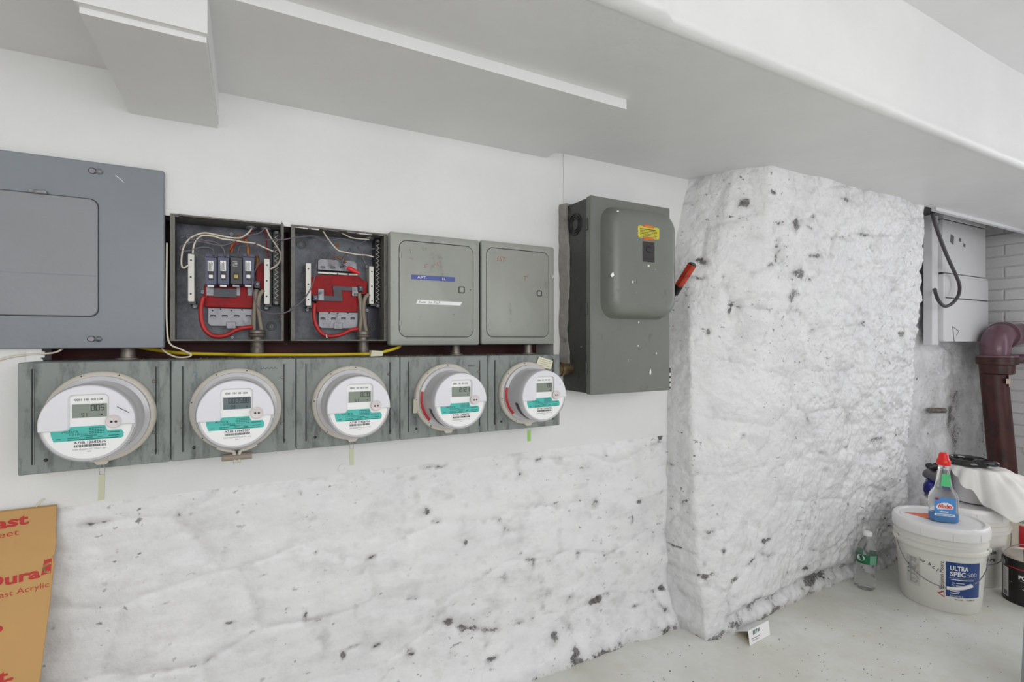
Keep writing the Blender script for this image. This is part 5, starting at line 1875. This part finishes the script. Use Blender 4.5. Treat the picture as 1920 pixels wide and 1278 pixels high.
s_ = 1.06
BP = [(.001, .006), (.022, .002), (.030, .0005), (.0335, .006), (.034, .022), (.0325, .030), (.034, .036), (.0320, .046), (.0295, .058), (.0290, .072), (.0300, .082), (.0330, .100), (.0338, .108), (.0338, .146), (.0330, .152), (.0310, .164), (.0260, .180), (.0190, .194), (.0145, .202), (.0128, .206), (.0128, .212)]
leaned(MB().lathe([(a * s_ * 1.06, b * s_) for a, b in BP], wb_, 'z', 36)).build('bottle_body', M_CLEAR, t, 60)
leaned(MB().lathe([(.0150, .212 * s_), (.0165, .213 * s_), (.0165, .226 * s_), (.0145, .228 * s_), (.001, .228 * s_)], wb_, 'z', 24)).build('cap', M_LID, t, 40)
wf_ = cyl_fn(wb_, lambda z: .0338 * s_ * 1.06, .0008)
wf2 = cyl_fn(wb_, lambda z: .0338 * s_ * 1.06, .0014)
lab = leaned(patch(MB(), -.1125, .1125, .112, .152, wf_, 40)).build('label_band', M_BOTGREEN, t, 180)
leaned(patch(MB(), .012, .042, .113, .151, wf2, 8)).build('label_panel', M_BOTGREEN2, lab, 180)
el_ = [(-.022 + .016 * math.cos(q), .136 + .013 * math.sin(q)) for q in np.linspace(0, 6.28, 20, False)]
leaned(MB().add([wf2(x, z) for x, z in el_], [tuple(range(20))])).build('label_emblem', M_LABEL, lab, 180)
wf3 = cyl_fn(wb_, lambda z: .0338 * s_ * 1.06, .0020)
s = MB()
ribbon(s, [(-.034, .142), (-.026, .145), (-.012, .143)], .0022, wf3)
ribbon(s, [(-.032, .135), (-.010, .135)], .0014, wf3)
ribbon(s, [(-.022 + .006 * math.cos(q), .129 + .003 * math.sin(q)) for q in np.linspace(0, 6.28, 12)], .0014, wf3)
leaned(s).build('emblem_lines', M_INK, lab)

# ------------------------------------------------------------------ heap on the rear bucket
d, r = facing(cb2)
top = .335
C0 = Vector((cb2.x, cb2.y, 0))


def heap_fn(a, b, z):
    return C0 + r * a - d * b + Vector((0, 0, z))


# crumpled bag: grey film over a blue printed part
def blob(name, cx_, cy_, z0, z1, rx, ry, m, parent=None, seed=1, n=24, rows=8, amp=.10, zfun=None):
    rs = random.Random(seed)
    ph = [rs.uniform(0, 6.28) for _ in range(6)]
    loops = []
    for k in range(rows + 1):
        f = k / rows
        s_ = (1 - (2 * f - 1) ** 4) ** .5 * .8 + .2 if 0 < f < 1 else .55
        l = []
        for j in range(n):
            q = 2 * math.pi * j / n
            w = 1 + amp * math.sin(3 * q + ph[0] + f * 2) + amp * .6 * math.sin(5 * q + ph[1] - f * 3) + amp * .4 * math.sin(8 * q + ph[2] + f * 5)
            l.append(heap_fn(cx_ + rx * s_ * w * math.cos(q), cy_ + ry * s_ * w * math.sin(q), z0 + (z1 - z0) * f + .006 * math.sin(4 * q + ph[3])))
        loops.append(l)
    return MB().loft(loops).build(name, m, parent, 60)


t = thing('rolled_bag', 'rolled blue and grey plastic bag under the white sheet on the rear bucket', 'bag', heap_fn(-.09, .03, top))
blob('blue_side', -.100, .02, top + .002, top + .075, .042, .075, M_BLUEBAG, t, 3)
blob('grey_side', -.095, .03, top + .070, top + .122, .046, .070, M_GREYBAG, t, 5)
blob('black_fold', -.095, .04, top + .118, top + .140, .040, .060, M_BLACK, t, 6)
bx_ = thing('tub', 'white lidded tub hidden under the draped sheet on the rear bucket', 'tub', heap_fn(.02, .05, top))
MB().lathe([(.075, .001), (.082, .12), (.086, .125), (.086, .150), (.06, .152), (.001, .152)], heap_fn(.035, .04, top), 'z', 36).build('tub_body', M_LID, bx_, 40)

# draped sheet: falls from the tub's rim in folds, long to the right, short at the front left
NA, NS = 150, 46
TC = (.035, .04)
grid = []
for i in range(NA):
    th = -math.pi + 2 * math.pi * i / NA
    dg = math.degrees(th)
    Smax = np.interp(dg, [-180, -150, -128, -105, -85, -60, -35, -10, 20, 60, 120, 180], [.112, .125, .130, .165, .235, .315, .345, .335, .29, .20, .14, .112])
    Smax += .008 * math.sin(th * 9) + .006 * math.sin(th * 17 + 1)
    steep = np.interp(dg, [-180, -120, -80, -30, 0, 40, 90, 180], [.95, .93, .88, .62, .50, .60, .9, .95])
    fa = .010 * math.sin(th * 6 + .8) + .007 * math.sin(th * 11 + 2) + .004 * math.sin(th * 19)
    rr0 = .090
    rad, z = 0.0, top + .1555
    row_ = []
    ds = Smax / (NS - 1)
    for k in range(NS):
        s__ = k * ds
        fk = min(max((s__ - .07) / .09, 0), 1)
        rad_ = rad + fa * fk
        a_, b_ = TC[0] + rad_ * math.cos(th), TC[1] + rad_ * math.sin(th)
        zz = z + .0035 * math.sin(th * 8 + s__ * 40) * fk + .003 * math.sin(a_ * 90) * math.sin(b_ * 80)
        row_.append(heap_fn(a_, b_, zz))
        # next step
        if s__ < rr0:
            rad += ds
        else:
            bl_ = min((s__ - rr0) / .02, 1)
            onlid = math.hypot(a_, b_) < .158
            if onlid and z - steep * ds < top + .010:
                rad += ds
            else:
                sn = steep * bl_
                z -= sn * ds
                rad += math.sqrt(max(0, 1 - sn * sn)) * ds
    grid.append(row_)
vs = [p for row_ in grid for p in row_]
fs = []
for i in range(NA):
    j = (i + 1) % NA
    for k in range(NS - 1):
        fs.append((i * NS + k, j * NS + k, j * NS + k + 1, i * NS + k + 1))
o = link_mesh('plastic_sheet', vs, fs, M_CLOTH, None, 180)
md = o.modifiers.new('thickness', 'SOLIDIFY')
md.thickness = .0012
md.offset = 1
tag(o, 'white plastic sheet draped over the rear bucket and a tub', 'sheet')

# glossy black ring and disc lying on the sheet
gc = heap_fn(.012, .045, top + .168)
t = thing('plastic_ring', 'glossy black plastic ring with a small black disc on the white sheet', 'ring', gc)
q = MB()
NR = 40
loops = []
for k in range(NR + 1):
    a = 2 * math.pi * k / NR
    c_ = gc + (r * math.cos(a) * .066 - d * math.sin(a) * .052) + Vector((0, 0, .004 * math.sin(a)))
    n__ = (r * math.cos(a) - d * math.sin(a))
    loops.append([c_ + n__ * x + Vector((0, 0, z)) for x, z in ((-.010, -.004), (.010, -.004), (.012, .010), (.004, .020), (-.008, .020), (-.012, .010))])
q.loft(loops, False, False)
q.build('outer_ring', M_GLOSSBLACK, t, 50)
dc = gc + r * .062 + d * .040 + Vector((0, 0, .004))
MB().loft([[dc + (r * math.cos(a) * s_ * .045 - d * math.sin(a) * s_ * .028) + Vector((0, 0, z)) for a in np.linspace(0, 6.283, 28, False)] for s_, z in ((.9, 0), (1, .006), (.96, .016), (.8, .021), (.4, .022))]).build('disc', M_GLOSSBLACK, t, 50)
MB().loft([[gc + r * -.01 + (r * math.cos(a) * s_ * .050 - d * math.sin(a) * s_ * .030) + Vector((0, 0, z)) for a in np.linspace(0, 6.283, 28, False)] for s_, z in ((.95, .002), (1, .006), (.9, .012))]).build('inner_plate', M_GLOSSBLACK, t, 50)

# plaster sack, blue tub and black paint can at the right
sk = fl(1925, 1052)
sc_ = Vector((cb2.x + .31, cb2.y - .095, 0))
t = thing('plaster_sack', 'cream paper sack with red and green print standing behind the black can', 'sack', sc_)
d3_, r3_ = facing(sc_)
loops = []
for k, (z, w, dd) in enumerate(((0, .115, .075), (.02, .125, .085), (.10, .128, .090), (.20, .125, .085), (.255, .110, .070), (.29, .085, .045), (.305, .06, .02))):
    loops.append([sc_ + r3_ * (abs(math.cos(a)) ** .7 * math.copysign(1, math.cos(a)) * w * (1 + .02 * math.sin(3 * a + k))) - d3_ * (abs(math.sin(a)) ** .7 * math.copysign(1, math.sin(a)) * dd) + Vector((0, 0, z)) for a in np.linspace(0, 6.283, 36, False)])
MB().loft(loops).build('sack_body', M_SACK, t, 60)


def sackf(x, z):
    w = np.interp(z, [0, .02, .1, .2, .255, .29, .305], [.075, .085, .090, .085, .070, .045, .02]) + .0035
    ww = np.interp(z, [0, .02, .1, .2, .255, .29, .305], [.115, .125, .128, .125, .110, .085, .06]) + .002
    cq = max(-1, min(1, x / ww))
    ca = math.copysign(abs(cq) ** (1 / .7), cq)
    sa = math.sqrt(max(0, 1 - ca * ca))
    return sc_ + r3_ * x + d3_ * (sa ** .7 * w) + Vector((0, 0, z))


sp_ = MB()
for k in range(8):
    a, b = -.002 + .012 * k, -.002 + .012 * (k + 1)
    for z in (.10, .13, .16, .19):
        sp_.add([sackf(a, z), sackf(b, z), sackf(b, z + .03), sackf(a, z + .03)], [(0, 1, 2, 3)])
band = sp_.build('red_band', M_REDBAND, t, 180)
s = MB()
letters(s, 'OF PARIS', -.085, .232, .013, sackf, w=.10, bold=.02)
letters(s, 'PLASTER', -.085, .252, .011, sackf, w=.08, bold=.02)
s.build('green_lettering', mat('green_print', rgb(96, 140, 122), .5), t)

bt = Vector((cb2.x + .30, cb2.y + .125, 0))
t = thing('blue_tub', 'deep blue tub with a round white spot behind the cream sack', 'tub', bt)
MB().lathe([(.001, 0), (.085, 0), (.095, .30), (.100, .305), (.100, .335), (.085, .345), (.001, .345)], bt, 'z', 36, False).build('tub_body', M_BLUEBAG, t, 40)
MB().lathe([(.088, .335), (.104, .338), (.104, .350), (.09, .353), (.001, .353)], bt, 'z', 36, False).build('tub_lid', M_GREYBAG, t, 40)
bf = cyl_fn(bt, lambda z: .096, .001)
MB().add([bf(.005 + .028 * math.cos(q), .255 + .028 * math.sin(q)) for q in np.linspace(0, 6.283, 24, False)], [tuple(range(24))]).build('white_spot', M_LABEL, t)

cc = fl(1917, 1121)
cc.z = 0
v_ = Vector((cc.x - cb2.x, cc.y - cb2.y, 0))
if v_.length < .245:
    cc = C0 + v_.normalized() * .245
t = thing('paint_can', 'black gallon paint can with PO lettering and a tin lid', 'paint can', cc)
ch = .190
MB().lathe([(.001, .002), (.080, .002), (.0845, 0), (.0845, .006), (.0830, .008), (.0830, ch - .014), (.0845, ch - .012), (.0845, ch - .004), (.0800, ch - .002)], cc, 'z', 56, False).build('can_body', M_CAN, t, 35)
MB().lathe([(.0846, ch - .012), (.0852, ch - .004), (.0835, ch), (.0780, ch), (.0765, ch - .006), (.070, ch - .006), (.068, ch - .003), (.001, ch - .003)], cc, 'z', 56, False).build('tin_lid', M_CANTOP, t, 35)
cf = cyl_fn(cc, lambda z: .083, .0006)
cf2 = cyl_fn(cc, lambda z: .083, .0011)
s = MB()
letters(s, 'POLYURETHANE', -.034, .105, .016, cf, w=.145, bold=.035)
patch(s, -.034, .06, .098, .0985, cf, 8)
letters(s, 'Clear', -.010, .088, .008, cf, w=.024)
ribbon(s, [(-.060, .085), (-.02, .068), (.03, .05), (.08, .036)], .0016, cf)
s.build('white_lettering', M_LABEL, t)
sl_ = patch(MB(), -.102, -.070, .018, .135, cf, 6).build('side_label', mat('pale_side_label', rgb(206, 204, 204), .45), t, 180)
s = MB()
for k in range(16):
    ribbon(s, [(-.096, .128 - k * .0052), (-.096 + .018 * (.6 + .4 * ((k * 7) % 5) / 4), .128 - k * .0052)], .0014, cf2)
patch(s, -.094, -.076, .022, .040, cf2, 4)
s.build('side_print', M_INKG, sl_)
patch(MB(), -.07, .10, .142, .146, cf, 14).build('red_stripe', M_REDBAND, t, 180)
d4_, r4_ = facing(cc)
a_ = math.radians(-68)
e = cc + (d4_ * math.cos(a_) + r4_ * math.sin(a_)) * .083 + Vector((0, 0, ch * .80))
n__ = (d4_ * math.cos(a_) + r4_ * math.sin(a_))
MB().tube([e, e + n__ * .003, e + n__ * .004, e + n__ * .008], [.013, .012, .007, .006], 18).build('bail_ear', M_STEEL, t, 40)
a2 = math.radians(112)
e2 = cc + (d4_ * math.cos(a2) + r4_ * math.sin(a2)) * .088 + Vector((0, 0, ch * .80))
MB().tube(smooth_path([e + n__ * .006, e + Vector((0, 0, .03)) + n__ * .004, cc + n__ * .055 - d4_ * .02 + Vector((0, 0, ch + .022)), cc + Vector((0, 0, ch + .030)) - d4_ * .04, cc - n__ * .055 - d4_ * .02 + Vector((0, 0, ch + .022)), e2 + Vector((0, 0, .03)), e2], 6), .0016, 8).build('bail_wire', M_STEEL, t, 180)

# grey plastic drum cut by the edge of the picture
gd = fl(1985, 1330)
gd = Vector((2.082, -.925, 0))
t = thing('plastic_drum', 'grey plastic drum with a black band and slate domed top', 'drum', gd)
MB().lathe([(.001, .002), (.135, .002), (.140, .01), (.126, .40), (.122, .405)], gd, 'z', 48, False).build('drum_body', M_GREYPLASTIC, t, 40)
MB().lathe([(.122, .400), (.133, .405), (.134, .435), (.122, .440)], gd, 'z', 48, False).build('black_band', M_BLACK, t, 40)
MB().lathe([(.122, .436), (.118, .445), (.100, .49), (.07, .515), (.001, .525)], gd, 'z', 48, False).build('domed_top', M_SLATE, t, 60)

# folded card trap on the floor
fc = fl(1412, 1193)
A_ = fl(1406, 1211)
B_ = fl(1444, 1190)
D_ = fl(1376, 1186)
ax = (B_ - A_).normalized()
ux = (D_ - A_).normalized()
Lc, Wc, Hc = (B_ - A_).length, (D_ - A_).length, .047
A_.z = .0006
t = thing('folded_card', 'small folded white card trap with dark green print on the floor', 'card', A_)
th_ = .0012
MB().loft([[A_, A_ + ux * Wc, A_ + ux * Wc + Vector((0, 0, th_)), A_ + Vector((0, 0, th_))], [A_ + ax * Lc, A_ + ax * Lc + ux * Wc, A_ + ax * Lc + ux * Wc + Vector((0, 0, th_)), A_ + ax * Lc + Vector((0, 0, th_))]]).build('base_flap', M_PAPER, t)
apex = A_ + ux * .008 + Vector((0, 0, Hc))
fr = [A_ + Vector((0, 0, th_)), apex, apex + ux * th_, A_ + ux * th_ + Vector((0, 0, th_))]
front = MB().loft([fr, [p + ax * Lc for p in fr]]).build('front_flap', M_LABEL, t)
tail = A_ + ux * Wc + Vector((0, 0, .004))
fr = [apex, tail, tail + Vector((0, 0, th_)), apex + Vector((0, 0, th_))]
MB().loft([fr, [p + ax * Lc for p in fr]]).build('roof_flap', M_LABEL, t)
nf = (apex - A_).normalized()
nn_ = ax.cross(nf)
if nn_.dot(CAM - A_) < 0:
    nn_ = -nn_
kf = lambda x, z: A_ + ax * x + nf * z + nn_ * .0008
s = MB()
for x in (.026, .034, .042):
    ribbon(s, [(x, .030), (x + .001, .042)], .0034, kf)
ribbon(s, [(.042, .030), (.048, .043)], .0030, kf)
for k in range(3):
    ribbon(s, [(.052, .032 + .004 * k), (.064, .033 + .004 * k)], .0022, kf)
s.build('green_print', mat('dark_green_print', rgb(30, 78, 70), .5), front)
s = MB()
ribbon(s, [(.014, .018), (.062, .018)], .0018, kf)
ribbon(s, [(.018, .011), (.056, .011)], .0016, kf)
s.build('small_print', M_INKG, front)
q = A_ + ax * .04 + ux * .028 + Vector((0, 0, .004))
MB().loft([[q + ax * (.02 * math.cos(a) * s_) + ux * (.014 * math.sin(a) * s_) + Vector((0, 0, z)) for a in np.linspace(0, 6.283, 12, False)] for s_, z in ((1, -.002), (1, .006), (.5, .010))]).build('bait', M_DEBRIS, t, 60)

# loose grit on the floor: nobody could count it
rs = random.Random(123)
gr = MB()
for k in range(170):
    p = fl(rs.uniform(1150, 1900), rs.uniform(1120, 1278))
    yw = -.20 if p.x > 1.4 else -.09
    if p.y > yw - .02 or (p - Vector((cb1.x, cb1.y, 0))).length < .15 or p.x > 2.7:
        continue
    s_ = rs.uniform(.0012, .0045)
    a_ = rs.uniform(0, 6.28)
    e = rs.uniform(.3, .8)
    vs = [(p.x + s_ * math.cos(a_ + q) , p.y + s_ * e * math.sin(a_ + q), .0002) for q in (0, 1.6, 3.1, 4.7)] + [(p.x, p.y, .0015)]
    gr.add(vs, [(0, 1, 4), (1, 2, 4), (2, 3, 4), (3, 0, 4)])
o = gr.build('floor_grit', mat('grit', rgb(96, 88, 78), .9))
o['kind'] = 'stuff'
tag(o, 'dark grit and paint crumbs scattered over the grey floor', 'debris')
